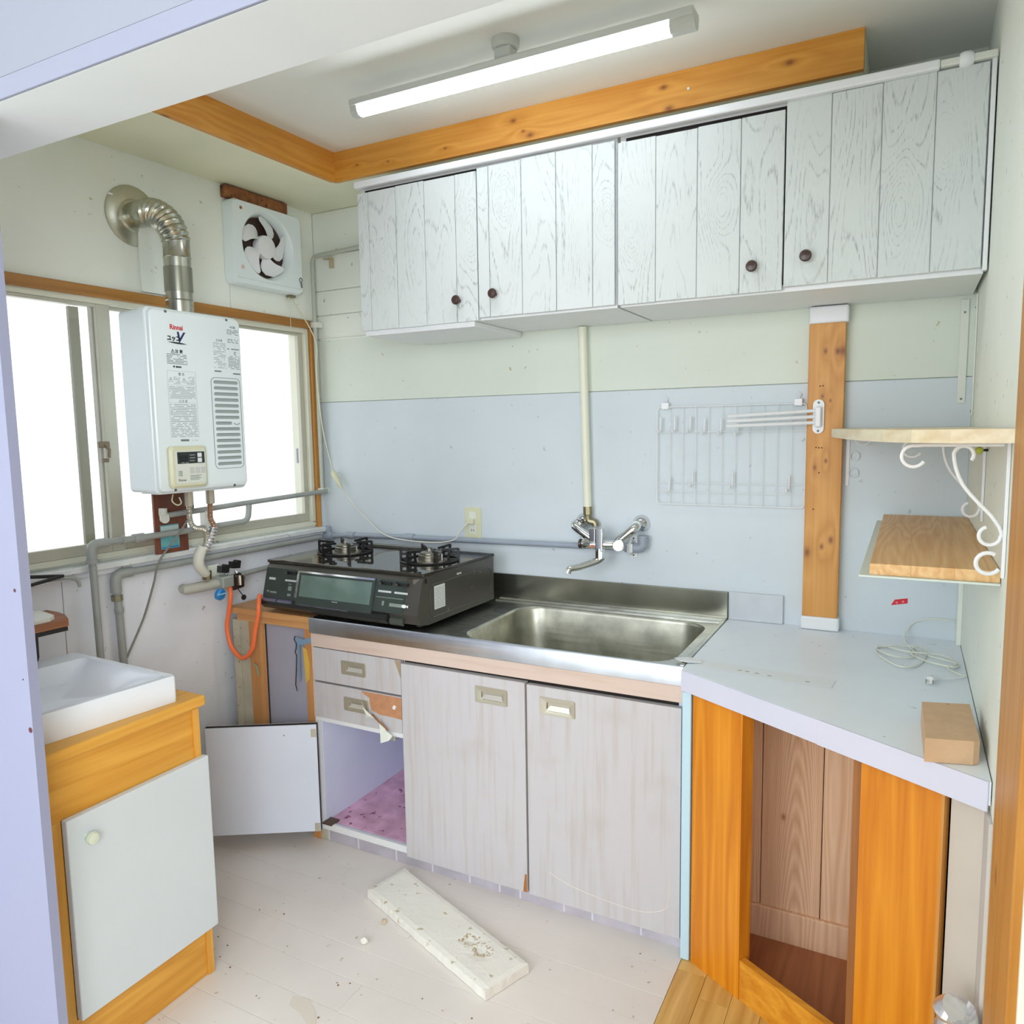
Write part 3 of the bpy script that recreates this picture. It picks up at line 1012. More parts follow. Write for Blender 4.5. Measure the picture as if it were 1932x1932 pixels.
# printed marks
text('maker_print', 'Rinnai', 0.0205, REDT, T, (-0.873, FYH, 1.7385), sx=0.90, bold=0.0006)
text('model_print', 'ユッコ', 0.0175, INK, T, (-0.884, FYH, 1.7055), sx=0.86, bold=0.0009)
text('model_letter', 'V', 0.043, NAVY, T, (-0.855, FYH, 1.702), shear=0.25, sx=1.0, bold=0.0012)
sw = MB()
k = 16
up_ = [(-0.883 + 0.068 * i / k, 1.700 - 0.003 * i / k + 0.0026 * math.sin(math.pi * i / k)) for i in range(k + 1)]
dn_ = [(-0.883 + 0.068 * i / k, 1.700 - 0.003 * i / k - 0.0026 * math.sin(math.pi * i / k)) for i in range(k, -1, -1)]
sw.prism(up_ + dn_[1:-1], 'y', FYH, FYH - 0.0004)
sw.build('swoosh_print', INK, T)


def textlines(m, u0, u1, z0, z1, rows, rnd, fill=0.7, h=0.45):
    st = (z1 - z0) / rows
    for i in range(rows):
        z = z1 - (i + 0.5) * st
        u = u0
        while u < u1 - 0.002:
            l = rnd.uniform(0.0015, 0.009)
            if rnd.random() < fill:
                m.box(u, min(u + l, u1), FYH, FYH - 0.0003, z - st * h / 2, z + st * h / 2)
            u += l + 0.0008
    return m


rnd = random.Random(3)


def block(u0, u1, z0, z1, rows, fill, h, mat, name='fine_print'):
    textlines(MB(), u0, u1, z0, z1, rows, rnd, fill, h).build(name, mat, T)['kind'] = 'stuff'


text('caution_heading', '⚠注 意', 0.0120, INK, T, (-0.875, FYH, 1.669), bold=0.0003)
block(-0.889, -0.819, 1.634, 1.666, 7, 0.85, 0.4, INKM, 'caution_print')
MB().lathe((-0.866, FYH, 1.6275), (0, -1, 0), [(0.0, 0.0), (0.003, 0.0), (0.003, 0.0004), (0.0, 0.0004)], 12).build('round_mark', INK, T)
block(-0.860, -0.841, 1.624, 1.630, 1, 1.0, 0.8, INK, 'seal_print')
for zz_ in (1.6146, 1.5720, 1.5190):
    MB().box(-0.891, -0.792, FYH, FYH - 0.0003, zz_, zz_ + 0.0004).build('label_border', INKG, T)
for u in (-0.891, -0.7924):
    MB().box(u, u + 0.0004, FYH, FYH - 0.0003, 1.412, 1.6146).build('label_border', INKG, T)
text('warning_heading', '警 告', 0.0095, INKM, T, (-0.853, FYH, 1.602))
text('warning_sign', '⚠', 0.014, INKM, T, (-0.889, FYH, 1.583))
text('warning_sign', '⚠', 0.014, INKM, T, (-0.843, FYH, 1.583))
block(-0.870, -0.848, 1.575, 1.598, 6, 0.75, 0.35, INKG)
block(-0.825, -0.796, 1.575, 1.600, 7, 0.75, 0.35, INKG)
block(-0.887, -0.796, 1.531, 1.569, 8, 0.85, 0.35, INKG)
text('caution_heading', '⚠注 意', 0.0090, INKM, T, (-0.858, FYH, 1.521))
block(-0.888, -0.796, 1.414, 1.516, 20, 0.85, 0.35, INKG)
MB().box(-0.858, -0.829, FYH, FYH - 0.0004, 1.402, 1.408).build('printed_bar', INKM, T)
block(-0.818, -0.794, 1.402, 1.407, 1, 0.8, 0.3, INKG)
text('rating_heading', '※注意', 0.0085, INKM, T, (-0.652, FYH, 1.764))
block(-0.664, -0.619, 1.742, 1.760, 4, 0.8, 0.4, INKM, 'rating_print')
block(-0.663, -0.621, 1.716, 1.730, 3, 0.6, 0.4, INKM, 'rating_print')
block(-0.667, -0.619, 1.694, 1.700, 1, 0.8, 0.5, INKM, 'rating_print')
block(-0.640, -0.632, 1.678, 1.690, 3, 1.0, 0.5, INKM, 'rating_print')
block(-0.664, -0.619, 1.632, 1.676, 9, 0.75, 0.35, INKM, 'rating_print')
text('notice_heading', '⚠注意', 0.008, INKM, T, (-0.710, FYH, 1.718))
block(-0.720, -0.672, 1.632, 1.714, 16, 0.65, 0.3, INKG, 'notice_print')
MB().box(-0.720, -0.694, FYH, FYH - 0.0003, 1.621, 1.625).build('printed_bar', INKM, T)
MB().box(-0.648, -0.619, FYH, FYH - 0.0003, 1.616, 1.620).build('printed_bar', INKM, T)
# remote controller held on the front
RC = MB()
KR = 1.27
RU, RZ = -0.8440, 1.324
rings = [[(p[0], yy_, p[1]) for p in rrect(RU, RZ, 0.052 - i, 0.0505 - i, 0.010, 5)] for yy_, i in ((FYH, 0.0), (FYH - 0.010, 0.0), (FYH - 0.016, 0.006))]
rc = loft(RC, rings).build('controller', CREAM, T, True)
yb = FYH - 0.0162
MB().box(RU - 0.040, RU + 0.044, yb + 0.0002, yb - 0.0010, RZ - 0.040, RZ + 0.039, 0.0005).build('control_face', IVORY, rc)
MB().box(RU - 0.034, RU + 0.042, yb - 0.0010, yb - 0.0016, RZ + 0.008, RZ + 0.036, 0.0003).build('display_window', plain('display_dark', (40, 46, 42), 0.2), rc)
MB().box(RU - 0.028, RU - 0.006, yb - 0.0016, yb - 0.0020, RZ + 0.013, RZ + 0.027).build('display', plain('display_black', (16, 14, 12), 0.2), rc)
tl = MB()
for i in range(3):
    tl.box(RU + 0.0, RU + 0.013 + 0.002 * (i > 0), yb - 0.0016, yb - 0.0018, RZ + 0.0135 + i * 0.0068, RZ + 0.0155 + i * 0.0068)
tl.box(RU - 0.024, RU - 0.015, yb - 0.0016, yb - 0.0018, RZ + 0.0095, RZ + 0.011).box(RU - 0.012, RU - 0.004, yb - 0.0016, yb - 0.0018, RZ + 0.0095, RZ + 0.011)
tl.build('display_print', INKG, rc)
for z, s in ((0.0225, '▲'), (0.0100, '▼')):
    bt = MB().box(RU + 0.0215, RU + 0.0335, yb - 0.0016, yb - 0.0035, RZ + z, RZ + z + 0.0105, 0.001).build('button', WPLA, rc)
for i in range(3):
    MB().box(RU - 0.001 + i * 0.0155, RU + 0.0115 + i * 0.0155, yb - 0.0010, yb - 0.0022, RZ - 0.0165, RZ - 0.0015, 0.001).build('button', plain('button_grey', (204, 208, 204), 0.4), rc)
text('maker_print', 'Rinnai', 0.0085, plain('brown_print', (88, 50, 50), 0.5), rc, (RU - 0.034, yb - 0.0012, RZ - 0.034))
mm = MB()
for i in range(4):
    mm.box(RU - 0.033, RU - 0.022, yb - 0.001, yb - 0.0013, RZ - 0.021 + i * 0.0034, RZ - 0.0195 + i * 0.0034)
for i in range(4):
    mm.box(RU - 0.001, RU + 0.03 - 0.006 * (i % 2), yb - 0.001, yb - 0.0013, RZ - 0.0225 - i * 0.0032, RZ - 0.0212 - i * 0.0032)
mm.build('control_print', INKM, rc)
for o_s in [rc] + list(rc.children):
    for v_ in o_s.data.vertices:
        v_.co.x = (RU - T['_org'][0]) + (v_.co.x - (RU - T['_org'][0])) * KR
        v_.co.z = (RZ - T['_org'][2]) + (v_.co.z - (RZ - T['_org'][2])) * KR
# flue: metal duct from the heater to the wall
T = thing('flue_duct', (-0.77, -0.17, HZ1), 'silver flue duct with corrugated elbow rising from the water heater', 'duct', left=True)
DU, DY = -0.768, -0.165
MB().lathe((DU, DY, HZ1), (0, 0, 1), [(0.0, 0), (0.041, 0), (0.041, 0.040), (0.0425, 0.042), (0.0405, 0.044), (0.040, 0.100)], 28).build('lower_pipe', DUCTM, T, True)
MB().lathe((DU, DY, 1.868), (0, 0, 1), [(0.0, 0), (0.0425, 0), (0.0425, 0.076), (0.0, 0.076)], 28).build('grey_band', plain('duct_band', (150, 150, 136), 0.3, metal=0.8), T, True)
MB().lathe((DU, DY, 1.944), (0, 0, 1), [(0.0, 0), (0.040, 0), (0.0405, 0.028), (0.0425, 0.030), (0.0405, 0.033), (0.040, 0.075), (0.041, 0.09)], 28).build('upper_pipe', DUCTM, T, True)
pts, rad = [], []
ns = 60
cz = 2.025
Rb = 0.095
for i in range(ns + 1):
    t = i / ns * math.pi / 2
    pts.append((DU - 0.028 * (i / ns), DY + Rb * (1 - math.cos(t)), cz + Rb * math.sin(t)))
    rad.append(0.0415 + 0.0035 * math.sin(i / ns * 2 * math.pi * 11))
pts.append((DU - 0.030, -0.035, cz + Rb)); rad.append(0.040)
pts.append((DU - 0.030, -0.004, cz + Rb)); rad.append(0.040)
MB().tube(pts, rad, 26).build('corrugated_elbow', DUCTM, T, True)
MB().lathe((DU - 0.030, -0.0005, cz + Rb - 0.002), (0, -1, 0), [(0.0, 0), (0.094, 0), (0.094, 0.004), (0.090, 0.006), (0.052, 0.008), (0.046, 0.014), (0.0, 0.014)], 36).build('wall_flange', plain('flange_metal', (196, 194, 176), 0.3, metal=0.85, mottle=0.15, mscale=12), T, True)
MB().box(DU - 0.112, DU - 0.098, -0.009, -0.001, cz + Rb + 0.045, cz + Rb + 0.051, 0.001).build('flange_clip', WPLA, T)

o = single(MB().box(-0.79, -0.625, -0.016, -0.001, 1.885, 2.105, 0.003), 'wall_patch_board', W_UP, (-0.70, 0, 1.885), 'thin white board on the wall behind the silver flue duct', 'board', left=True)

# ================================================================== EXHAUST FAN
T = thing('exhaust_fan', (-0.286, 0, 1.962), 'white square exhaust fan high on the wall by the corner', 'fan', left=True)
FU0, FU1, FZ0, FZ1 = -0.448, -0.112, 1.962, 2.262
cxf, czf, rf = -0.283, 2.118, 0.118
def ray_rr(a, x0, x1, z0, z1, r):
    """point of a rounded rectangle seen from the fan centre at angle a"""
    c, s_ = math.cos(a), math.sin(a)
    lo, hi = 0.0, 0.6
    for _ in range(30):
        m_ = (lo + hi) / 2
        px_, pz_ = cxf + m_ * c, czf + m_ * s_
        ex = max(x0 + r - px_, 0, px_ - (x1 - r))
        ez = max(z0 + r - pz_, 0, pz_ - (z1 - r))
        if math.hypot(ex, ez) <= r: lo = m_
        else: hi = m_
    return (cxf + lo * c, czf + lo * s_)


outer, inner_ = [], []
for k in range(96):
    a = 2 * math.pi * k / 96
    outer.append(ray_rr(a, FU0, FU1, FZ0, FZ1, 0.024))
    inner_.append((cxf + rf * math.cos(a), czf + rf * math.sin(a)))


def ringf(pts, y): return [(p[0], y, p[1]) for p in pts]


def shrink(pts, cx, cz, s): return [(cx + (p[0] - cx) * s, cz + (p[1] - cz) * s) for p in pts]


m = MB()
rings = [ringf(outer, -0.001), ringf(outer, -0.040), ringf(shrink(outer, cxf, czf, 0.965), -0.050), ringf(shrink(inner_, cxf, czf, 1.05), -0.050), ringf(inner_, -0.044), ringf(shrink(inner_, cxf, czf, 0.93), -0.010)]
n = len(outer)
m.add([p for r_ in rings for p in r_], [(i * n + k, i * n + (k + 1) % n, (i + 1) * n + (k + 1) % n, (i + 1) * n + k) for i in range(5) for k in range(n)])
m.build('fan_housing', WENAM, T, True)
MB().lathe((cxf, -0.002, czf), (0, -1, 0), [(0.0, 0), (rf * 0.93, 0), (rf * 0.93, 0.006), (0, 0.006)], 28).build('shutter', plain('fan_dark', (70, 50, 42), 0.6), T)
hub = MB().lathe((cxf, -0.012, czf), (0, -1, 0), [(0.0, 0), (0.042, 0.0), (0.044, 0.020), (0.041, 0.030), (0.030, 0.033), (0.0, 0.034)], 24).build('hub', WPLA, T, True)
for b_ in range(5):
    a0 = R(62 + 72 * b_)
    m = MB()
    nr, nt_ = 6, 7
    vs = []
    for layer in (0, 1):
        for i in range(nr + 1):
            q = i / nr
            r_ = 0.038 + q * 0.072
            for jx in range(nt_ + 1):
                s_ = jx / nt_
                spread = R(26 + 34 * math.sin(q * math.pi * 0.72) * (1 - 0.25 * q))
                a = a0 + R(30) * q * q + (s_ - 0.5) * spread * (1.0 if q < 0.8 else 1 - (q - 0.8) * 2.2)
                vs.append((cxf + r_ * math.cos(a), -0.018 - 0.018 * s_ - 0.0015 * layer, czf + r_ * math.sin(a)))
    st = nt_ + 1
    N1 = (nr + 1) * st
    fs = []
    for i in range(nr):
        for jx in range(nt_):
            q0 = i * st + jx
            fs.append((q0, q0 + 1, q0 + st + 1, q0 + st))
            fs.append((N1 + q0, N1 + q0 + st, N1 + q0 + st + 1, N1 + q0 + 1))
    for i in range(nr):
        for e in (0, nt_):
            q0 = i * st + e
            fs.append((q0, q0 + st, N1 + q0 + st, N1 + q0))
    for jx in range(nt_):
        for e in (0, nr):
            q0 = e * st + jx
            fs.append((q0, q0 + 1, N1 + q0 + 1, N1 + q0))
    m.add(vs, fs).build('blade', WPLA, T, True)
MB().box(-0.435, -0.125, -0.0455, -0.050, 1.985, 1.9865).build('seam_line', INKG, T)
text('printed_mark', '火', 0.018, plain('orange_print', (224, 120, 84), 0.6), T, (-0.418, -0.0505, 2.018))
MB().lathe((-0.405, -0.0500, 2.232), (0, -1, 0), [(0.0, 0), (0.006, 0), (0.005, 0.001), (0, 0.001)], 10).build('rust_spot', RUST, T)
MB().tube([(-0.128, -0.051, 2.030), (-0.120, -0.052, 2.024), (-0.126, -0.052, 2.012), (-0.134, -0.052, 2.02)], 0.0018, 6, 3, closed=True).tube([(-0.126, -0.052, 2.012), (-0.124, -0.053, 1.992)], 0.0035, 6).build('pull_hook', INKM, T)
MB().box(-0.17, -0.14, -0.035, -0.01, 1.953, 1.9615, 0.002).build('cord_outlet', BRASS, T)
FANT = T
o = single(MB().box(-0.452, -0.16, -0.030, -0.001, 2.264, 2.306, 0.003), 'fan_mount_board', RUST, (-0.30, 0, 2.264), 'rust-stained wooden strip above the exhaust fan', 'board', left=True)


def wpt(u, off, z):
    return tuple(LM @ Vector((u, -off, z)))


LMI = LM.inverted()
m = MB().tube([wpt(-0.150, 0.02, 1.952), (0.034, -0.048, 1.80), (0.038, -0.052, 1.66), (0.047, -0.042, 1.45), (0.078, -0.025, 1.262)], 0.0022, 6, 8)
m.v = [tuple(LMI @ Vector(p)) for p in m.v]
m.build('power_cord', CREAM, FANT, True)
MB().tube([(-0.170, -0.028, 1.953), (-0.168, -0.028, 1.83)], 0.0010, 5).build('pull_string', CREAM, FANT)
# extension socket at the end of the fan cord, and its cord
T = thing('cord_connector', (0.09, -0.025, 1.24), 'cream cord connector hanging on the wall near the corner', 'connector')
MB().tube([(0.078, -0.025, 1.262), (0.084, -0.025, 1.253), (0.103, -0.025, 1.222), (0.112, -0.025, 1.206), (0.122, -0.025, 1.192)], [0.007, 0.0125, 0.0115, 0.008, 0.004], 10).build('socket_body', CREAM, T, True)
o = single(MB().tube([(0.122, -0.025, 1.192), (0.18, -0.02, 1.125), (0.27, -0.02, 1.048), (0.35, -0.055, 1.018), (0.44, -0.07, 1.003), (0.58, -0.05, 0.995), (0.67, -0.04, 1.008), (0.70, -0.035, 1.045), (0.732, -0.028, 1.078)], 0.0028, 8, 8), 'extension_cord', plain('cord_cream', (228, 226, 214), 0.4), (0.4, -0.05, 1.0), 'cream cord drooping behind the stove to the wall outlet', 'cord', smooth=True)
# outlet
T = thing('wall_outlet', (0.737, 0, 1.015), 'ivory wall outlet above the stove with a plug in it', 'outlet')
MB().box(0.702, 0.772, -0.0065, 0.0, 1.014, 1.132, 0.002).build('cover_plate', CREAM, T)
MB().box(0.722, 0.752, -0.0085, -0.0065, 1.030, 1.116, 0.001).build('socket_insert', IVORY, T)
MB().box(0.7315, 0.7335, -0.0088, -0.0084, 1.040, 1.050).box(0.7405, 0.7425, -0.0088, -0.0084, 1.041, 1.049).build('socket_slot', INK, T)
MB().box(0.722, 0.750, -0.030, -0.0086, 1.070, 1.092, 0.004).build('plug', CREAM, T)

# ================================================================== BOARD BELOW HEATER
T = thing('heater_backing_board', (-0.75, -0.055, 1.005), 'dark brown board standing on the sill behind the water heater', 'board', left=True)
MB().box(-0.822, -0.700, -0.044, -0.034, 1.0305, 1.30, 0.001).build('board', DARKB, T)
MB().box(-0.805, -0.735, -0.045, -0.044, 1.045, 1.125, 0.0002).build('sticker', TEAL, T)
MB().box(-0.803, -0.737, -0.0454, -0.045, 1.100, 1.121).build('sticker_print', plain('white_teal_print', (206, 226, 224), 0.5), T)
MB().box(-0.803, -0.737, -0.0454, -0.045, 1.047, 1.052).build('sticker_edge', BLUEC, T)
MB().box(-0.855, -0.62, -0.145, -0.034, 1.236, 1.2425, 0.001).build('bracket', plain('dark_brown_metal', (88, 62, 48), 0.5, metal=0.3), T)


# ================================================================== PIPES (left wall frame)
def elbow_tube(pts, r, bend=0.02, seg=12):
    """polyline with rounded corners"""
    P = [Vector(p) for p in pts]
    q = [P[0]]
    for i in range(1, len(P) - 1):
        a, b, c = P[i - 1], P[i], P[i + 1]
        d1, d2 = (a - b).normalized(), (c - b).normalized()
        e = min(bend, (a - b).length * 0.45, (c - b).length * 0.45)
        s, t = b + d1 * e, b + d2 * e
        for k in range(7):
            tt = k / 6
            q.append(s * (1 - tt) ** 2 + b * 2 * tt * (1 - tt) + t * tt ** 2)
    q.append(P[-1])
    return q


# upper water pipe: rises beside the basin, runs along the sill, climbs and turns to the long rail pipe
T = thing('water_pipe', (-1.055, -0.065, 0.0), 'grey water pipe rising by the basin and running along the window sill', 'pipe', left=True)
MB().tube(elbow_tube([(-1.040, -0.065, 0.0), (-1.052, -0.065, 1.098), (-0.90, -0.065, 1.098), (-0.80, -0.065, 1.098), (-0.46, -0.065, 1.104), (-0.452, -0.065, 1.163)], 0.011, 0.03), 0.0105, 12).build('pipe_run', PIPEG, T, True)
MB().tube(elbow_tube([(-1.052, -0.065, 1.050), (-1.052, -0.065, 1.098), (-1.000, -0.065, 1.098)], 0.013, 0.03), 0.0145, 12).build('elbow', PIPEG, T, True)
MB().cyl((-1.0514, -0.065, 1.040), (-1.0518, -0.065, 1.052), 0.0165).build('coupling', PIPEG, T, True)
MB().cyl((-0.915, -0.065, 1.098), (-0.880, -0.065, 1.098), 0.0145).cyl((-0.955, -0.065, 1.098), (-0.945, -0.065, 1.098), 0.014).build('coupling', PIPEG, T, True)
T = thing('rail_pipe', (-0.44, -0.05, 1.165), 'long grey pipe crossing the window below the water heater', 'pipe', left=True)
MB().tube([(-0.800, -0.075, 1.160), (-0.50, -0.062, 1.169), (-0.105, -0.045, 1.178), (-0.022, -0.04, 1.180)], 0.0095, 12).build('pipe_run', PIPEG, T, True)
MB().tube([(-0.812, -0.076, 1.185), (-0.812, -0.076, 1.160), (-0.80, -0.076, 1.159)], 0.013, 12, 3).build('elbow', plain('pale_fitting', (212, 214, 204), 0.35), T, True)
MB().lathe((-0.812, -0.078, 1.150), (-0.3, -1, 0), [(0.0, 0), (0.014, 0), (0.014, 0.012), (0.0, 0.014)], 14).build('end_cap', plain('pale_fitting', (212, 214, 204), 0.35), T, True)

# lower thick pipe along the wall to the corner, then along the back wall
T = thing('supply_pipe', (-0.97, -0.03, 0.0), 'thick grey pipe under the window sill turning down beside the basin', 'pipe', left=True)
MB().tube(elbow_tube([(-0.942, -0.03, 0.0), (-0.958, -0.03, 0.90), (-0.962, -0.03, 0.988), (-0.90, -0.03, 0.988), (-0.06, -0.03, 0.990)], 0.012, 0.035), 0.012, 12).build('pipe_run', PIPEG, T, True)
MB().tube(elbow_tube([(-0.962, -0.03, 0.930), (-0.962, -0.03, 0.988), (-0.905, -0.03, 0.988)], 0.016, 0.035), 0.0165, 14).build('elbow', PIPEG, T, True)
MB().cyl((-0.9605, -0.03, 0.905), (-0.9615, -0.03, 0.922), 0.0175, 8).build('nut', plain('bronze_nut', (150, 146, 122), 0.4, metal=0.4), T)
MB().lathe((-0.957, -0.03, 0.858), (0, 0, 1), [(0.011, 0), (0.0145, 0.008), (0.0145, 0.020), (0.011, 0.03), (0.013, 0.045)], 12).build('reducer', PIPEG, T, True)

T = thing('back_wall_pipe', (0.6, -0.03, 0.99), 'blue-grey pipe running along the back wall behind the stove to the faucet', 'pipe')
MB().tube([(0.062, -0.03, 0.992), (0.16, -0.03, 1.000), (0.45, -0.03, 1.006), (1.19, -0.03, 1.014), (1.352, -0.03, 1.018), (1.372, -0.03, 1.0185)], 0.0105, 14).build('pipe_run', PIPEB, T, True)
MB().cyl((0.438, -0.03, 1.006), (0.482, -0.03, 1.0065), 0.0142).cyl((0.15, -0.03, 0.9995), (0.185, -0.03, 1.0), 0.0145).build('coupling', PIPEB, T, True)
MB().tube([(0.025, -0.03, 0.990), (0.055, -0.03, 0.991), (0.072, -0.03, 0.9925)], 0.0165, 14).cyl((0.045, -0.03, 0.99), (0.045, -0.03, 1.032), 0.0125).build('corner_fitting', PIPEB, T, True)
MB().tube(elbow_tube([(1.352, -0.03, 1.018), (1.414, -0.03, 1.018), (1.414, -0.03, 1.062)], 0.016, 0.026), 0.0165, 14).lathe((1.414, -0.03, 1.046), (0, 0, 1), [(0.0, 0), (0.019, 0), (0.019, 0.007), (0.0, 0.007)], 16).build('elbow', PIPEB, T, True)
T = thing('pipe_clamp', (1.372, 0, 0.985), 'white plastic pipe clamp screwed under the right faucet flange', 'clamp')
MB().box(1.358, 1.386, -0.004, 0.0, 0.981, 1.058, 0.002).build('strap_plate', WPLA, T)
MB().tube([(1.372, -0.001, 1.036), (1.372, -0.034, 1.040), (1.372, -0.046, 1.020), (1.372, -0.034, 0.999), (1.372, -0.001, 1.002)], 0.005, 8, 4).box(1.362, 1.382, -0.047, -0.042, 1.004, 1.034, 0.002).build('strap', WPLA, T, True)
for z in (0.989, 1.047):
    MB().cyl((1.372, -0.0055, z), (1.372, -0.004, z), 0.0028, 8).build('screw', INK, T)

# corner conduit pipe
T = thing('corner_conduit', (0.012, -0.03, 1.18), 'thin grey conduit pipe standing in the corner and bending along the wall', 'pipe')
MB().tube(elbow_tube([(0.022, -0.03, 1.176), (0.020, -0.03, 2.132), (0.52, -0.012, 2.158)], 0.008, 0.03), 0.0085, 12).build('pipe_run', plain('conduit_grey', (186, 190, 178), 0.35), T, True)
for z in (1.862, 1.182):
    MB().box(-0.012, 0.036, -0.041, -0.0005, z - 0.012, z + 0.010, 0.002).build('clamp', IVORY, T)
MB().box(0.085, 0.105, -0.006, 0.0035, 2.085, 2.122, 0.001).box(0.065, 0.105, -0.02, 0.0035, 2.120, 2.124, 0.001).build('angle_bracket', plain('bracket_tan', (196, 180, 150), 0.5), T)

# ---- gas pipe and gas cock
T = thing('gas_cock', (-0.60, -0.08, 0.86), 'double gas cock with black knobs and blue cap on the left wall', 'gas valve', left=True)
MB().tube([(-0.735, -0.045, 0.902), (-0.745, -0.075, 0.902), (-0.70, -0.082, 0.902), (-0.60, -0.082, 0.900)], [0.015, 0.017, 0.018, 0.016], 14, 3).build('pipe_end', plain('pipe_wrap', (190, 188, 176), 0.5, mottle=0.1), T, True)
MB().tube([(-0.56, -0.05, 0.905), (-0.42, -0.03, 0.906), (-0.03, -0.02, 0.915)], 0.0095, 12).build('gas_pipe', PIPEG, T, True)
MB().box(-0.625, -0.575, -0.112, -0.060, 0.885, 0.925, 0.005).build('valve_body', plain('grey_valve', (170, 176, 168), 0.35, metal=0.3), T)
for u, z in ((-0.574, 0.912), (-0.528, 0.908)):
    MB().cyl((u, -0.085, z - 0.028), (u, -0.085, z + 0.008), 0.0155).build('outlet_nozzle', CHROME, T, True)
    MB().cyl((u - 0.003, -0.075, z + 0.012), (u - 0.004, -0.070, z + 0.022), 0.008).build('valve_stem', CHROME, T, True)
for u, z in ((-0.590, 0.938), (-0.540, 0.946)):
    MB().prism([(u - 0.017, z - 0.002), (u + 0.014, z - 0.006), (u + 0.020, z + 0.020), (u + 0.010, z + 0.024), (u + 0.003, z + 0.018), (u - 0.014, z + 0.022)], 'y', -0.088, -0.062).build('knob', BLACKP, T)
MB().lathe((-0.637, -0.100, 0.868), (0.25, -1, -0.15), [(0.0, 0), (0.020, 0), (0.021, 0.012), (0.017, 0.018), (0, 0.019)], 18).build('blue_cap', BLUEC, T, True)
MB().box(-0.656, -0.618, -0.1235, -0.118, 0.868, 0.872, 0.001).build('cap_slot', plain('pale_blue', (150, 200, 230), 0.4), T)
MB().prism([(-0.560, 0.865), (-0.515, 0.870), (-0.508, 0.905), (-0.530, 0.925), (-0.555, 0.900)], 'y', -0.090, -0.068).build('shutoff_cap', plain('dark_rubber', (50, 36, 34), 0.5), T)
MB().tube([(-0.545, -0.092, 0.868), (-0.535, -0.094, 0.852), (-0.528, -0.094, 0.842)], 0.0018, 6).lathe((-0.527, -0.097, 0.834), (0, -1, 0), [(0, 0), (0.010, 0), (0.010, 0.004), (0, 0.004)], 14).build('hanging_cap', plain('dark_rubber', (50, 36, 34), 0.5), T)
MB().box(-0.640, -0.592, -0.060, -0.050, 0.925, 0.965, 0.002).build('wall_plate', IVORY, T)
# orange gas hose from the cock to the stove
hose = [wpt(-0.574, 0.085, 0.8815), wpt(-0.576, 0.087, 0.840), wpt(-0.590, 0.10, 0.75), wpt(-0.592, 0.12, 0.68), wpt(-0.568, 0.145, 0.625), wpt(-0.533, 0.155, 0.612), wpt(-0.508, 0.16, 0.640), (0.147, -0.500, 0.70), (0.158, -0.500, 0.77), (0.183, -0.475, 0.835)]
hose = [wpt(-0.574, 0.085, 0.884), (0.072, -0.584, 0.845), (0.058, -0.586, 0.78), (0.050, -0.588, 0.73), (0.070, -0.590, 0.663), (0.122, -0.590, 0.630), (0.170, -0.590, 0.668), (0.190, -0.590, 0.735), (0.208, -0.588, 0.800), (0.206, -0.582, 0.835), (0.186, -0.556, 0.856)]
o = single(MB().tube(hose, 0.0080, 12, 8), 'gas_hose', ORANGE, wpt(-0.56, 0.12, 0.61), 'orange rubber gas hose looping from the gas cock to the stove', 'hose', smooth=True)

# flexible pipes under the heater
T = thing('flexible_pipe', (-0.72, -0.13, 1.0), 'pair of ribbed flexible pipes twisting down from the water heater to the wall', 'pipe', left=True)


def ribbed(pts, r, amp, pitch, seg=12):
    m = MB()
    P = [Vector(p) for p in pts]
    q = []
    n = len(P)
    for i in range(n - 1):
        p0, p1, p2, p3 = P[max(i - 1, 0)], P[i], P[i + 1], P[min(i + 2, n - 1)]
        kk = max(4, int((p2 - p1).length / pitch * 4))
        for k in range(kk):
            t = k / kk
            q.append(0.5 * ((2 * p1) + (p2 - p0) * t + (2 * p0 - 5 * p1 + 4 * p2 - p3) * t * t + (3 * p1 - p0 - 3 * p2 + p3) * t ** 3))
    q.append(P[-1])
    L_ = 0
    rad = [r]
    for a, b in zip(q[:-1], q[1:]):
        L_ += (b - a).length
        rad.append(r + amp * math.sin(L_ / pitch * 2 * math.pi))
    return m.tube(q, rad, seg)


ribbed([(-0.755, -0.135, 1.222), (-0.757, -0.135, 1.145), (-0.742, -0.135, 1.116), (-0.702, -0.132, 1.102), (-0.694, -0.128, 1.064), (-0.705, -0.12, 1.035)], 0.0085, 0.0012, 0.006).build('left_flexible', HANDM, T, True)
ribbed([(-0.672, -0.131, 1.196), (-0.672, -0.128, 1.14), (-0.660, -0.13, 1.105), (-0.676, -0.125, 1.065), (-0.698, -0.12, 1.030)], 0.009, 0.0012, 0.006).build('right_flexible', plain('copper_flexible', (196, 160, 136), 0.3, metal=0.7), T, True)
for u in (-0.755, -0.672):
    MB().cyl((u, -0.132, 1.190), (u, -0.132, 1.2355), 0.0145, 8).build('nut', HANDM, T)
ribbed([(-0.668, -0.136, 1.110), (-0.680, -0.130, 1.07), (-0.698, -0.124, 1.034)], 0.0135, 0.002, 0.011).build('foil_wrap', FOILM, T, True)
MB().tube([(-0.702, -0.12, 1.045), (-0.716, -0.115, 1.015), (-0.715, -0.11, 0.985), (-0.690, -0.10, 0.955), (-0.672, -0.09, 0.945)], [0.017, 0.0185, 0.0175, 0.0155, 0.015], 14, 5).build('wrapped_section', plain('white_wrap', (222, 222, 208), 0.6, mottle=0.1), T, True)
MB().cyl((-0.671, -0.09, 0.925), (-0.671, -0.09, 0.955), 0.016, 8).build('brass_nut', BRASS, T)
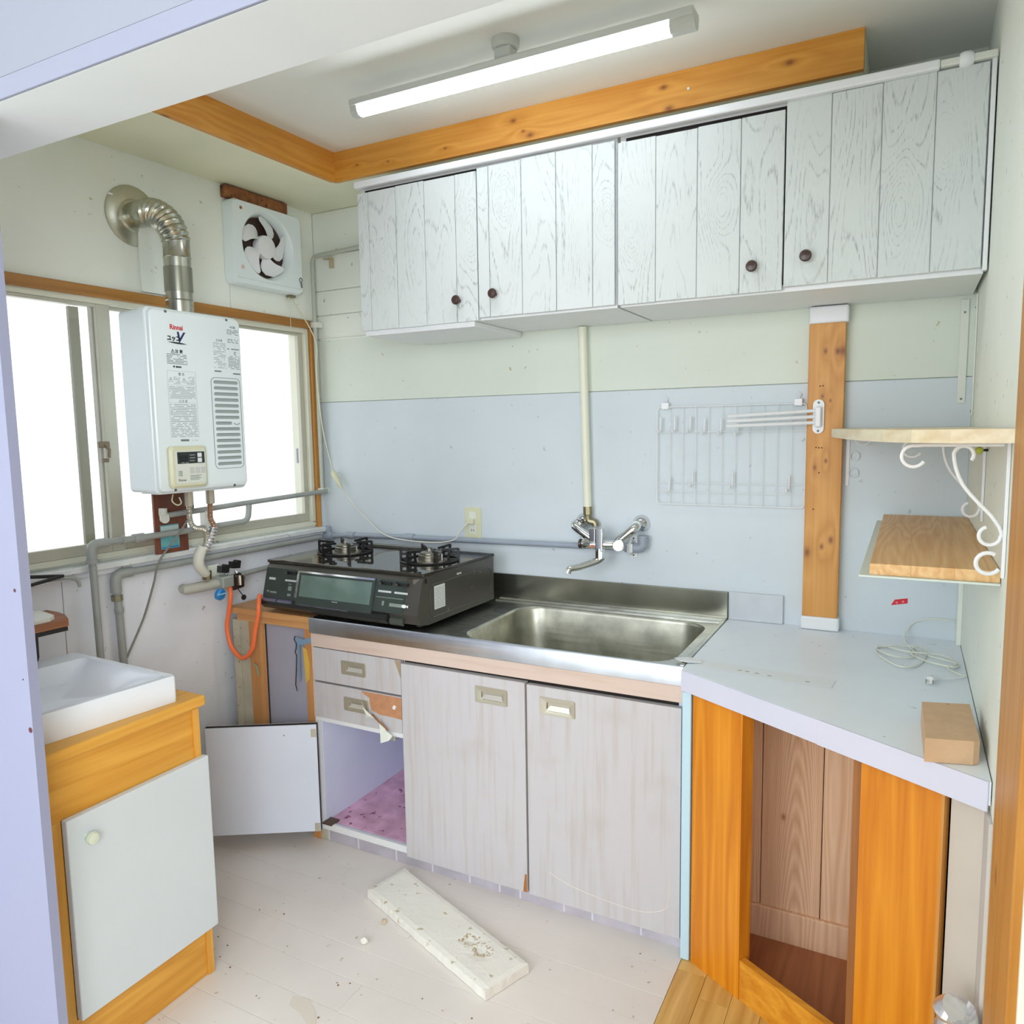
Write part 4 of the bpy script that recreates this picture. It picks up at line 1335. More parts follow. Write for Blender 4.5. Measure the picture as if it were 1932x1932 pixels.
o = single(MB().box(-0.652, -0.628, -0.080, -0.046, 1.085, 1.16, 0.003).cyl((-0.640, -0.0815, 1.10), (-0.640, -0.080, 1.10), 0.0035, 8), 'pipe_bracket', IVORY, (-0.64, -0.06, 1.085), 'small ivory bracket beside the brown board on the window', 'bracket', left=True)
# thin grey cable from the heater down to the floor
o = single(MB().tube([(-0.740, -0.125, 1.215), (-0.735, -0.12, 1.17), (-0.775, -0.10, 1.10), (-0.84, -0.080, 1.015), (-0.852, -0.060, 0.94), (-0.875, -0.03, 0.83), (-0.93, -0.03, 0.735), (-0.99, -0.035, 0.64)], 0.0034, 8, 8), 'heater_cable', plain('cable_grey', (132, 134, 126), 0.5), (-0.86, -0.05, 0.64), 'thin grey cable hanging from the heater to behind the basin', 'cable', left=True, smooth=True)
o = single(MB().tube([(-0.818, -0.14, 1.232), (-0.826, -0.145, 1.212), (-0.812, -0.15, 1.198), (-0.797, -0.15, 1.204), (-0.800, -0.145, 1.222)], 0.0022, 6, 5), 'cord_loop', CREAM, (-0.81, -0.14, 1.20), 'small looped cream cord under the water heater', 'cord', left=True, smooth=True)

# ================================================================== SMALL SHELF AND FRAME BY THE PARTITION (left wall)
T = thing('small_iron_shelf', (-1.28, -0.15, 0.78), 'brown wood shelf on a black iron frame beside the partition', 'shelf', left=True)
MB().prism([(-1.44, -0.215), (-1.219, -0.215), (-1.196, -0.16), (-1.186, -0.11), (-1.186, -0.05), (-1.44, -0.05)], 'z', 0.905, 0.925).build('board', wood('walnut_shelf', (176, 116, 76), (136, 80, 50), 'x', 1.0, knots=False), T)
MB().box(-1.44, -1.222, -0.215, -0.209, 0.893, 0.904).build('iron_rail', BLACK, T)
MB().box(-1.44, -1.20, -0.076, -0.070, 0.893, 0.904).build('iron_rail', BLACK, T)
MB().tube([(-1.302, -0.205, 0.893), (-1.303, -0.205, 0.838), (-1.308, -0.208, 0.829)], 0.0055, 8).build('iron_hook', BLACK, T, True)
o = single(MB().prism([(-1.40, -0.205), (-1.262, -0.205), (-1.240, -0.185), (-1.225, -0.08), (-1.40, -0.08)], 'z', 0.9255, 0.937), 'white_tile_piece', plain('pale_slab', (240, 240, 230), 0.4), (-1.3, -0.15, 0.9255), 'white slab lying on the small brown shelf', 'slab', left=True)
T = thing('towel_bar', (-1.24, -0.08, 1.0), 'black angled iron bar above the small brown shelf', 'bar', left=True)
MB().tube([(-1.40, -0.004, 1.050), (-1.162, -0.10, 1.024), (-1.42, -0.23, 1.026)], 0.0055, 8).build('bar', BLACK, T, True)
T = thing('hose_hook', (-1.10, -0.02, 0.98), 'small grey curved pipe hook on the wall left of the pipes', 'hook', left=True)
MB().tube([(-1.165, -0.025, 1.005), (-1.125, -0.045, 1.007), (-1.095, -0.05, 0.998), (-1.086, -0.05, 0.975)], 0.0055, 8, 4).build('pipe_stub', PIPEG, T, True)
MB().box(-1.14, -1.115, -0.05, -0.01, 1.0065, 1.0108, 0.001).build('hook_plate', PIPEG, T)

# ================================================================== VANITY + BASIN
T = thing('vanity_cabinet', (0.33, -1.37, 0), 'orange wood vanity cabinet with white door beside the partition', 'cabinet')
VX = 0.600
VY0, VY1 = -1.584, -1.175
MB().box(0.07, VX - 0.012, VY0, VY0 + 0.018, 0.0, 0.726).build('side_panel', VANZ, T)
MB().box(0.07, VX + 0.004, VY1 - 0.018, VY1, 0.0, 0.726, 0.001).build('side_panel', VANZ, T)
MB().box(0.07, 0.082, VY0 + 0.018, VY1 - 0.018, 0.0, 0.726).build('back_panel', VANZ, T)
MB().box(VX - 0.014, VX - 0.002, VY0, VY1 - 0.018, 0.595, 0.726, 0.001).build('top_rail', VANW, T)
MB().box(VX - 0.014, VX - 0.002, VY0, VY1 - 0.018, 0.0, 0.128, 0.001).build('bottom_rail', VANW, T)
MB().box(VX - 0.018, VX - 0.002, VY0, VY0 + 0.045, 0.128, 0.595, 0.001).build('stile', VANZ, T)
MB().box(0.06, 0.612, VY0, -1.158, 0.728, 0.756, 0.006).build('top_board', VANW, T)
dr = MB().box(VX - 0.001, VX + 0.019, -1.540, -1.166, 0.133, 0.598, 0.003).build('door', DOORV, T)
MB().lathe((VX + 0.019, -1.497, 0.545), (1, 0, 0), [(0, 0), (0.008, 0), (0.007, 0.007), (0.0125, 0.012), (0.0145, 0.018), (0.012, 0.025), (0, 0.028)], 18).build('knob', plain('knob_pale_green', (214, 222, 200), 0.3), dr, True)

T = thing('wash_basin', (0.34, -1.39, 0.756), 'white rectangular ceramic wash basin on the orange vanity', 'basin')
q00, q10, q11, q01 = (0.110, -1.578), (0.553, -1.578), (0.590, -1.222), (0.150, -1.205)


def bil(u, v):
    return ((q00[0] * (1 - u) + q10[0] * u) * (1 - v) + (q01[0] * (1 - u) + q11[0] * u) * v, (q00[1] * (1 - u) + q10[1] * u) * (1 - v) + (q01[1] * (1 - u) + q11[1] * u) * v)


def bring(m0, mx_, my0, my1, r, z):
    pts = rrect(0.5, 0.5, 0.5, 0.5, r, 4)
    out = []
    for u, v in pts:
        u2 = m0 + u * (1 - m0 - mx_)
        v2 = my0 + v * (1 - my0 - my1)
        a = bil(u2, v2)
        out.append((a[0], a[1], z))
    return out


m = MB()
rings = [bring(0.02, 0.005, 0.02, 0.005, 0.02, 0.7565), bring(0.0, 0.0, 0.0, 0.0, 0.03, 0.768), bring(0, 0, 0, 0, 0.03, 0.820), bring(0.006, 0.006, 0.006, 0.006, 0.03, 0.824),
         bring(0.17, 0.045, 0.05, 0.045, 0.05, 0.823), bring(0.18, 0.052, 0.06, 0.055, 0.06, 0.816), bring(0.22, 0.28, 0.14, 0.20, 0.10, 0.775), bring(0.34, 0.5, 0.36, 0.44, 0.2, 0.771)]
loft(m, rings).build('bowl', CERAM, T, True)

# ================================================================== SIDE TABLE (left of the sink unit)
T = thing('side_cabinet', (0.2, -0.3, 0), 'narrow wood side cabinet between left wall and sink unit, stained', 'cabinet')
MB().box(0.0165, 0.409, -0.553, -0.04, 0.776, 0.7985, 0.002).build('top_board', TBW, T)
MB().box(0.055, 0.409, -0.545, -0.527, 0.752, 0.775, 0.001).build('top_rail', TBW, T)
MB().box(0.375, 0.409, -0.545, -0.527, 0.0, 0.752, 0.001).build('stile', TBZ, T)
MB().box(0.110, 0.172, -0.545, -0.527, 0.0, 0.752, 0.001).build('stile', TBZ, T)
MB().box(0.030, 0.062, -0.545, -0.530, 0.0, 0.752, 0.001).build('stained_board', STAIN, T)
MB().box(0.063, 0.109, -0.542, -0.530, 0.0, 0.752, 0.001).build('stained_board', STAIN, T)
MB().box(0.172, 0.375, -0.520, -0.505, 0.03, 0.752).build('inset_panel', PANG, T)
MB().tube([(0.135, -0.552, 0.60), (0.150, -0.554, 0.592), (0.155, -0.552, 0.56)], 0.004, 8, 4).build('tape_scrap', plain('greenish_tape', (150, 156, 130), 0.6), T, True)
o = single(MB().prism([(0.336, 0.722), (0.372, 0.716), (0.408, 0.728), (0.408, 0.708), (0.375, 0.698), (0.352, 0.694), (0.350, 0.62), (0.352, 0.575), (0.346, 0.56), (0.340, 0.60), (0.344, 0.65), (0.340, 0.69)], 'y', -0.5475, -0.5455), 'tape_strip', BLUET, (0.35, -0.5465, 0.56), 'torn pale blue tape stuck on the side cabinet frame', 'tape')
o = single(MB().prism([(0.368, 0.690), (0.384, 0.680), (0.394, 0.630), (0.390, 0.580), (0.376, 0.56), (0.372, 0.62)], 'y', -0.5475, -0.5455), 'tape_strip', YELT, (0.38, -0.5465, 0.56), 'torn yellow tape strip on the side cabinet stile', 'tape')
o = single(MB().tube([(0.337, -0.549, 0.724), (0.331, -0.549, 0.712), (0.340, -0.549, 0.698), (0.338, -0.549, 0.680), (0.332, -0.549, 0.668), (0.339, -0.549, 0.655), (0.334, -0.549, 0.60), (0.328, -0.549, 0.55), (0.334, -0.549, 0.528)], 0.0018, 6), 'black_wire', BLACK, (0.335, -0.549, 0.528), 'short crooked black wire hanging by the blue tape', 'wire')

# ================================================================== SINK UNIT
T = thing('sink_cabinet', (1.06, -0.28, 0), 'pale streaked sink base cabinet with two doors and two drawers', 'cabinet')
X0, X1, SY = 0.412, 1.694, -0.553
BD = 0.018
b = MB()
b.box(X0, X0 + BD, SY + 0.018, -0.004, 0.045, 0.745)
b.box(X1 - BD, X1, SY + 0.018, -0.004, 0.045, 0.745)
b.box(0.784, 0.800, SY + 0.018, -0.004, 0.062, 0.745)
b.box(X0 + BD, X1 - BD, -0.012, -0.004, 0.062, 0.745)
b.box(X0 + BD, 0.784, SY + 0.018, -0.012, 0.430, 0.446)
b.build('body', LILAC, T)
MB().box(X0 + BD, X1 - BD, SY + 0.018, -0.012, 0.045, 0.062).build('bottom_panel', LILAC, T)
MB().box(X0 + BD + 0.001, 0.783, SY + 0.030, -0.014, 0.0625, 0.0655).build('pink_liner', PINKL, T)
MB().box(X0, 0.800, SY + 0.004, SY + 0.0175, 0.438, 0.452, 0.001).box(X0, X0 + 0.016, SY + 0.004, SY + 0.0175, 0.045, 0.438, 0.001).box(0.786, 0.7995, SY + 0.004, SY + 0.0175, 0.045, 0.438, 0.001).box(X0 + 0.016, 0.786, SY + 0.004, SY + 0.0175, 0.045, 0.068, 0.001).build('front_frame', WHITE, T)
MB().box(X0, X1, SY - 0.001, SY + 0.0175, 0.700, 0.7455, 0.001).build('top_rail', RAILV, T)
MB().box(X0, 0.420, SY, SY + 0.0175, 0.452, 0.700, 0.001).build('left_strip', RAILV, T)
MB().box(0.7875, X1 - 0.02, SY + 0.0176, SY + 0.021, 0.062, 0.70).box(0.421, 0.784, SY + 0.0176, SY + 0.021, 0.45, 0.70).build('dark_gap', DARK, T)  # near-black sheet behind the fronts carries the painted shade of the gaps
# toe kick covered in foil tape
MB().box(X0 + 0.01, X1 - 0.004, SY + 0.014, SY + 0.03, 0.0, 0.0445).build('toe_kick', plain('foil_kick', (204, 200, 212), 0.25, metal=0.35, mottle=0.15, mscale=14), T)
x = 0.44
while x < 1.66:
    w_ = random.uniform(0.05, 0.17)
    MB().box(x, x + 0.006, SY + 0.0132, SY + 0.0139, 0.002, 0.043).build('tape_edge', plain('tape_pale', (214, 211, 222), 0.3), T)
    x += w_
MB().box(0.405, 0.438, SY + 0.012, SY + 0.06, 0.0, 0.044, 0.002).build('cut_corner', STAIN, T)


def handle(parent, xc, zc, hw, hh, y):
    """recessed metal pull: rim, dark well and bright lip"""
    m = MB()
    o_ = rrect(xc, zc, hw, hh, 0.005, 4)
    i_ = rrect(xc + 0.003, zc - 0.001, hw * 0.66, hh * 0.50, 0.006, 4)
    n = len(o_)
    rings = [[(p[0], y, p[1]) for p in o_], [(p[0], y - 0.003, p[1]) for p in shrink(o_, xc, zc, 0.96)], [(p[0], y - 0.002, p[1]) for p in shrink(i_, xc, zc, 1.12)], [(p[0], y - 0.0012, p[1]) for p in i_], [(p[0], y + 0.006, p[1]) for p in shrink(i_, xc, zc, 0.94)]]
    m.add([p for r_ in rings for p in r_], [(a * n + k, a * n + (k + 1) % n, (a + 1) * n + (k + 1) % n, (a + 1) * n + k) for a in range(4) for k in range(n)] + [tuple(4 * n + k for k in range(n))])
    h = m.build('handle', HANDM, parent, True)
    m = MB()
    m.add([(xc - hw * 0.60, y - 0.0010, zc - hh * 0.50), (xc + hw * 0.70, y - 0.0010, zc - hh * 0.50), (xc + hw * 0.62, y + 0.0045, zc + hh * 0.06), (xc - hw * 0.36, y + 0.0045, zc + hh * 0.06)], [(0, 1, 2, 3)])
    m.add([(xc - hw * 0.60, y - 0.0010, zc - hh * 0.50), (xc - hw * 0.36, y + 0.0045, zc + hh * 0.06), (xc - hw * 0.42, y + 0.0045, zc + hh * 0.06), (xc - hw * 0.64, y - 0.0010, zc - hh * 0.50)], [(0, 1, 2, 3)])
    m.build('pull_lip', plain('pull_lip_silver', (222, 220, 210), 0.2, metal=0.4), parent)


def front_with_hole(mb, xa, xb, za, zb, y0, y1, hx, hz, hw, hh):
    """a front panel with a rectangular cut for the recessed pull"""
    mb.box(xa, hx - hw, y0, y1, za, zb)
    mb.box(hx + hw, xb, y0, y1, za, zb)
    mb.box(hx - hw, hx + hw, y0, y1, hz + hh, zb)
    mb.box(hx - hw, hx + hw, y0, y1, za, hz - hh)
    return mb


yd = SY - 0.001
for i, (za, zb, hx, hz) in enumerate(((0.583, 0.697, 0.592, 0.644), (0.455, 0.576, 0.598, 0.520))):
    dr = front_with_hole(MB(), 0.4215, 0.7835, za, zb, yd, yd + 0.016, hx + 0.002, hz - 0.001, 0.036, 0.013).build('drawer_front', VINYLD, T)
    handle(dr, hx, hz, 0.052, 0.024, yd)
    if i == 0:
        MB().prism([(0.760, zb - 0.001), (0.7835, zb - 0.001), (0.7835, zb - 0.060)], 'y', yd - 0.0004, yd).build('torn_corner', plain('torn_edge', (170, 150, 124), 0.8), dr)
    else:
        MB().prism([(0.622, zb - 0.003), (0.7835, zb - 0.003), (0.7835, zb - 0.075), (0.735, zb - 0.072), (0.695, zb - 0.072), (0.662, zb - 0.062), (0.654, zb - 0.040), (0.655, zb - 0.022), (0.636, zb - 0.014)], 'y', yd - 0.0006, yd + 0.0002).build('bare_patch', TORN, dr)
        MB().prism([(0.748, zb - 0.036), (0.754, zb - 0.030), (0.762, zb - 0.034), (0.756, zb - 0.046), (0.747, zb - 0.044)], 'y', yd - 0.0010, yd - 0.0006).build('paint_chip', WHITE, dr)
# peeled flap of veneer curling from the lower drawer
m = MB()
fl1 = [(0.632, -0.566, 0.545), (0.650, -0.586, 0.534), (0.672, -0.592, 0.512), (0.690, -0.578, 0.500), (0.672, -0.560, 0.492), (0.648, -0.562, 0.488)]
m.add(fl1 + [(p[0], p[1] + 0.0006, p[2]) for p in fl1], [(0, 1, 2, 3, 4, 5), (6, 7, 8, 9, 10, 11)] + [(i, (i + 1) % 6, 6 + (i + 1) % 6, 6 + i) for i in range(6)])
fl2 = [(0.692, -0.558, 0.496), (0.730, -0.570, 0.462), (0.758, -0.574, 0.450), (0.752, -0.586, 0.438), (0.722, -0.590, 0.426), (0.712, -0.578, 0.450)]
m.add(fl2 + [(p[0], p[1] + 0.0006, p[2]) for p in fl2], [(0, 1, 2, 3, 4, 5), (6, 7, 8, 9, 10, 11)] + [(i, (i + 1) % 6, 6 + (i + 1) % 6, 6 + i) for i in range(6)])
m.build('peeled_veneer', plain('veneer_flap', (232, 236, 226), 0.5), T)
MB().tube([(0.672, -0.566, 0.505), (0.705, -0.574, 0.490), (0.740, -0.572, 0.466)], [0.003, 0.0036, 0.0025], 6).build('curled_edge', plain('veneer_brown', (150, 104, 72), 0.7), T)
# two closed doors, slightly uneven
for xa, xb, za, zb, dy, hx, hz in ((0.790, 1.229, 0.043, 0.690, 0.004, 1.117, 0.634), (1.234, 1.688, 0.038, 0.686, 0.0, 1.331, 0.631)):
    y0 = SY - 0.004 - dy
    dr = front_with_hole(MB(), xa, xb, za, zb, y0, SY + 0.015, hx + 0.003, hz - 0.001, 0.040, 0.014).build('door', VINYLD, T)
    handle(dr, hx, hz, 0.056, 0.026, y0)
    if xa > 1.2:
        MB().tube([(1.30, y0 - 0.0003, 0.125), (1.38, y0 - 0.0003, 0.100), (1.52, y0 - 0.0003, 0.085), (1.60, y0 - 0.0003, 0.090), (1.655, y0 - 0.0003, 0.125), (1.662, y0 - 0.0003, 0.22)], 0.0008, 4, 6).build('scratch_line', plain('scratch_pale', (236, 228, 216), 0.5), dr)
    else:
        MB().prism([(1.216, 0.044), (1.228, 0.044), (1.228, 0.10), (1.222, 0.10), (1.219, 0.075)], 'y', y0 - 0.0006, y0).build('bare_patch', plain('bare_brown', (170, 108, 50), 0.8), dr)
# open door of the lower left compartment (seen from inside), swung out to the left
hx0, hy0 = 0.437, -0.566
tx, ty = 0.120, -0.758
dv = Vector((tx - hx0, ty - hy0, 0)).normalized()
nv = Vector((-dv.y, dv.x, 0))
Wd = math.hypot(tx - hx0, ty - hy0)


def dpt(a, t, z):
    p = Vector((hx0, hy0, z)) + dv * a + nv * t
    return (p.x, p.y, z)


m = MB()
m.prism([dpt(0, 0.004, 0)[:2], dpt(Wd, 0.004, 0)[:2], dpt(Wd, 0.018, 0)[:2], dpt(0, 0.018, 0)[:2]], 'z', 0.058, 0.440)
od = m.build('open_door', DARK, T)
m = MB()
m.prism([dpt(0.001, 0.0182, 0)[:2], dpt(Wd - 0.001, 0.0182, 0)[:2], dpt(Wd - 0.001, 0.0215, 0)[:2], dpt(0.001, 0.0215, 0)[:2]], 'z', 0.059, 0.439)
# the inside face shows toward the camera
m.build('inner_face', DOORIN, od)
m = MB()
m.prism([dpt(0.0, 0.0005, 0)[:2], dpt(Wd, 0.0005, 0)[:2], dpt(Wd, 0.0038, 0)[:2], dpt(0.0, 0.0038, 0)[:2]], 'z', 0.058, 0.440)
m.build('outer_face', VINYLD, od)
for z in (0.41, 0.075):
    m = MB()
    m.prism([dpt(0.002, 0.0216, 0)[:2], dpt(0.020, 0.0216, 0)[:2], dpt(0.020, 0.0235, 0)[:2], dpt(0.002, 0.0235, 0)[:2]], 'z', z - 0.014, z + 0.014)
    m.build('hinge', HANDM, od)
MB().cyl(dpt(0.11, 0.0216, 0.405), dpt(0.11, 0.0222, 0.405), 0.002, 8).build('screw_hole', INK, od)
MB().box(0.428, 0.470, SY - 0.004, SY + 0.04, 0.0665, 0.072, 0.001).build('floor_hinge', plain('rusty_hinge', (110, 92, 74), 0.5, metal=0.5), T)
MB().box(0.70, 0.735, SY + 0.022, SY + 0.05, 0.412, 0.4295, 0.002).build('door_catch', plain('catch_grey', (196, 196, 190), 0.4, metal=0.3), T)

# ================================================================== STAINLESS COUNTERTOP
T = thing('sink_countertop', (1.06, -0.28, 0.746), 'stainless steel countertop with a rectangular sink basin', 'worktop')
CZ = 0.800
CX0, CX1, CY0 = 0.412, 1.692, -0.560
bx0, bx1, by0, by1 = 0.985, 1.652, -0.538, -0.075
m = MB()
bcx, bcy, bhx, bhy = (bx0 + bx1) / 2, (by0 + by1) / 2, (bx1 - bx0) / 2, (by1 - by0) / 2
inner2 = rrect(bcx, bcy, bhx, bhy, 0.085, 8)
# outer ring projected on the deck rectangle
ox0, ox1, oy0, oy1 = 0.93, CX1 - 0.006, CY0 + 0.010, -0.012
outer2 = []
for p in inner2:
    dx, dy = p[0] - bcx, p[1] - bcy
    tx_ = ((ox1 if dx > 0 else ox0) - bcx) / dx if abs(dx) > 1e-6 else 1e9
    ty_ = ((oy1 if dy > 0 else oy0) - bcy) / dy if abs(dy) > 1e-6 else 1e9
    t_ = min(tx_, ty_)
    outer2.append((bcx + dx * t_, bcy + dy * t_))
n = len(inner2)
m.add([(p[0], p[1], CZ - 0.004) for p in outer2] + [(p[0], p[1], CZ - 0.005) for p in inner2], [(k, (k + 1) % n, n + (k + 1) % n, n + k) for k in range(n)])
for (cx_, cy_) in ((ox0, oy0), (ox1, oy0), (ox1, oy1), (ox0, oy1)):
    # corner fillers
    best = sorted(range(n), key=lambda k: (outer2[k][0] - cx_) ** 2 + (outer2[k][1] - cy_) ** 2)[:6]
    ks = [k for k in best]
    a = min(ks, key=lambda k: abs(outer2[k][0] - cx_) + (0 if abs(outer2[k][0] - cx_) < 1e-6 else 9) + abs(outer2[k][1] - cy_))
    b2 = min(ks, key=lambda k: abs(outer2[k][1] - cy_) + (0 if abs(outer2[k][1] - cy_) < 1e-6 else 9) + abs(outer2[k][0] - cx_))
    if a != b2:
        m.add([(outer2[a][0], outer2[a][1], CZ - 0.004), (cx_, cy_, CZ - 0.004), (outer2[b2][0], outer2[b2][1], CZ - 0.004)], [(0, 1, 2)])
m.box(CX0 + 0.008, ox0, CY0 + 0.010, -0.012, CZ - 0.010, CZ - 0.004)
m.build('deck', STEEL, T)
m = MB()
rs = []
for z, s in ((CZ - 0.005, 1.0), (CZ - 0.008, 0.990), (CZ - 0.016, 0.982), (CZ - 0.12, 0.955), (CZ - 0.160, 0.93), (CZ - 0.172, 0.88)):
    rs.append([(bcx + (p[0] - bcx) * s, bcy + (p[1] - bcy) * s, z) for p in inner2])
m.add([p for r_ in rs for p in r_], [(a * n + k, a * n + (k + 1) % n, (a + 1) * n + (k + 1) % n, (a + 1) * n + k) for a in range(5) for k in range(n)] + [tuple(5 * n + k for k in range(n))])
m.build('basin', STEELB, T, True)
MB().lathe((1.53, -0.30, CZ - 0.1715), (0, 0, 1), [(0, 0), (0.055, 0), (0.055, 0.002), (0.046, 0.003), (0.0, 0.0015)], 24).build('drain', CHROME, T, True)
# front lip with rolled edge
MB().prism([(CY0, 0.748), (CY0, CZ - 0.006), (CY0 + 0.003, CZ - 0.001), (CY0 + 0.008, CZ), (CY0 + 0.014, CZ - 0.004), (CY0 + 0.014, 0.748)], 'x', CX0 - 0.001, CX1).build('front_lip', STEELL, T, True)
MB().prism([(-0.062, CZ - 0.004), (-0.058, CZ), (-0.050, CZ), (-0.046, CZ - 0.003), (-0.034, CZ - 0.003), (-0.028, CZ + 0.003), (-0.012, CZ + 0.004), (-0.012, CZ - 0.008), (-0.062, CZ - 0.008)], 'x', 0.86, CX1 - 0.004).build('rear_ridge', STEEL, T, True)
MB().box(CX1 - 0.014, CX1, CY0 + 0.014, -0.012, CZ - 0.012, CZ + 0.001, 0.003).build('right_edge', STEEL, T)
MB().box(CX0, CX0 + 0.010, CY0 + 0.014, -0.012, CZ - 0.012, CZ, 0.003).build('left_edge', STEEL, T)
MB().box(CX0 + 0.02, CX1, -0.012, -0.0005, CZ - 0.012, 0.889, 0.002).build('splashback', plain('splash_steel', (150, 150, 138), 0.25, metal=0.95, mottle=0.3, mscale=5), T)

# grey tile strip and white plate right of the splashback
o = single(MB().box(1.6955, 1.862, -0.012, -0.0005, 0.8005, 0.891, 0.002), 'splash_tile', plain('marble_grey', (206, 212, 218), 0.35, mottle=0.12, mscale=10), (1.78, 0, 0.80), 'light grey marbled tile on the wall right of the sink', 'tile')

# ================================================================== STOVE
SW, SD, SH = 0.672, 0.430, 0.166
T = thing('gas_stove', (0.196, -0.518, 0.802), 'black two-burner gas stove standing on the counter', 'stove')
T.rotation_euler = (0, 0, R(-1.6))
o_ = Vector(T['_org'])


def S(mb, name, mat, parent=None, smooth=False):
    """builder in stove coordinates"""
    mb.v = [tuple(Vector(p) + o_) for p in mb.v]
    return mb.build(name, mat, parent or T, smooth)


m = MB()
m.prism([(0.020, 0.010), (-0.020, 0.018), (-0.034, 0.050), (-0.006, 0.150), (0.006, SH), (SD, SH), (SD, 0.012)], 'x', 0.0, SW)
S(m, 'body', STOVEB)
m = MB()
m.box(-0.004, SW + 0.004, -0.002, SD + 0.003, SH, SH + 0.012, 0.004)
S(m, 'top_plate', STOVET)
S(MB().box(0.14, 0.43, SD - 0.055, SD - 0.012, SH + 0.012, SH + 0.016, 0.002), 'rear_vent', plain('vent_dark', (60, 60, 56), 0.3))
S(MB().box(0.15, 0.42, SD - 0.045, SD - 0.022, SH + 0.016, SH + 0.022, 0.002), 'vent_cover', plain('vent_steel', (130, 130, 122), 0.3, metal=0.6))


def fpt(t, u, d=0.0):
    """point on the sloping front: t 0..1 from z=.05 to z=.150"""
    a = Vector((0, -0.034, 0.050)); b = Vector((0, -0.006, 0.150))
    nrm = Vector((0, -0.963, 0.270))
    p = a * (1 - t) + b * t + nrm * d
    return (u, p.y, p.z)


def fpanel(u0, u1, t0, t1, d0, d1):
    mb = MB()
    vs = [fpt(t0, u0, d0), fpt(t0, u1, d0), fpt(t1, u1, d0), fpt(t1, u0, d0), fpt(t0, u0, d1), fpt(t0, u1, d1), fpt(t1, u1, d1), fpt(t1, u0, d1)]
    return mb.add(vs, [(0, 1, 2, 3), (4, 5, 6, 7), (0, 1, 5, 4), (1, 2, 6, 5), (2, 3, 7, 6), (3, 0, 4, 7)])


S(fpanel(0.004, SW - 0.055, 0.02, 1.0, -0.002, 0.003), 'front_panel', STOVEF)
grill = S(fpanel(0.168, 0.497, -0.10, 0.98, 0.003, 0.011), 'grill_door', STOVEF)
S(fpanel(0.180, 0.487, 0.16, 0.86, 0.011, 0.0125), 'grill_glass', STOVEG, grill)
S(fpanel(0.168, 0.497, 0.93, 0.99, 0.011, 0.014), 'chrome_strip', CHROME, grill)
S(fpanel(0.160, 0.168, 0.10, 0.99, 0.003, 0.012), 'chrome_side', CHROME, grill)
S(fpanel(0.33, 0.355, 0.10, 0.13, 0.0126, 0.0129), 'maker_mark', INKG, grill)
# lower ledge / tray
m = MB()
m.prism([(0.000, 0.012), (-0.036, 0.014), (-0.050, 0.028), (-0.046, 0.044), (-0.030, 0.050), (0.0, 0.05)], 'x', 0.006, 0.560)
S(m, 'front_ledge', BLACKP)
S(MB().prism([(-0.030, 0.012), (-0.040, 0.020), (-0.038, 0.034), (-0.030, 0.038)], 'x', 0.565, SW - 0.056), 'battery_cover', plain('battery_grey', (70, 76, 70), 0.35))
for u0, u1 in ((0.012, 0.075), (0.082, 0.150), (0.176, 0.24), (0.25, 0.40)):
    S(MB().prism([(-0.0465, 0.0435), (-0.0475, 0.040), (-0.045, 0.0475), (-0.034, 0.0505), (-0.033, 0.0490)], 'x', u0, u1), 'push_button', plain('button_violet_grey', (120, 118, 140), 0.15, metal=0.5))
# levers and marks
for u, w2 in ((0.125, 0.026), (0.535, 0.026), (0.600, 0.026)):
    S(MB().add(fpanel(u - w2, u + w2, 0.84, 0.93, 0.003, 0.010).v, fpanel(u - w2, u + w2, 0.84, 0.93, 0.003, 0.010).f), 'lever_slot', BLACK)
    S(MB().tube([fpt(0.90, u - w2 * 0.7, 0.010), fpt(0.86, u - w2 * 0.3, 0.024)], 0.0055, 8), 'lever', BLACKP, smooth=True)
    m = MB()
    a = fpanel(u - w2, u + w2, 0.60, 0.66, 0.003, 0.0036)
    S(m.add(a.v, a.f), 'flame_scale', plain('pale_print', (198, 204, 204), 0.5))
m = fpanel(0.022, 0.052, 0.60, 0.68, 0.003, 0.0036)
S(m, 'flame_scale', plain('pale_print', (198, 204, 204), 0.5))
m = MB()
for a in ((0.020, 0.030, 0.18, 0.24), (0.036, 0.066, 0.16, 0.22), (0.118, 0.134, 0.30, 0.45), (0.118, 0.134, 0.12, 0.2), (0.118, 0.13, 0.5, 0.53)):
    q = fpanel(a[0], a[1], a[2], a[3], 0.003, 0.0036)
    m.add(q.v, q.f)
for a in ((0.560, 0.610, 0.20, 0.30), (0.530, 0.538, 0.20, 0.34), (0.503, SW - 0.06, 0.44, 0.46)):
    q = fpanel(a[0], a[1], a[2], a[3], 0.003, 0.0034)
    m.add(q.v, q.f)
S(m, 'front_print', plain('dim_print', (130, 142, 136), 0.5))
# fish mark
m = MB()
fish = [(0.588 + 0.010 * math.cos(t * 0.5236), 0.25 + 0.055 * math.sin(t * 0.5236)) for t in range(12)]
vs = [fpt(p[1] + 0.0, p[0] + 0.03, 0.0038) for p in fish]
m.add(vs, [tuple(range(12))])
m.add([fpt(0.25, 0.627, 0.0038), fpt(0.30, 0.634, 0.0038), fpt(0.20, 0.634, 0.0038)], [(0, 1, 2)])
S(m, 'fish_mark', plain('white_print', (232, 236, 236), 0.5))
# curved right end of the front
m = MB()
m.prism([(SW - 0.056, -0.010), (SW - 0.030, -0.012), (SW, 0.01), (SW, 0.02), (SW - 0.056, 0.02)], 'z', 0.145, 0.160)
S(m, 'front_corner', STOVEB)
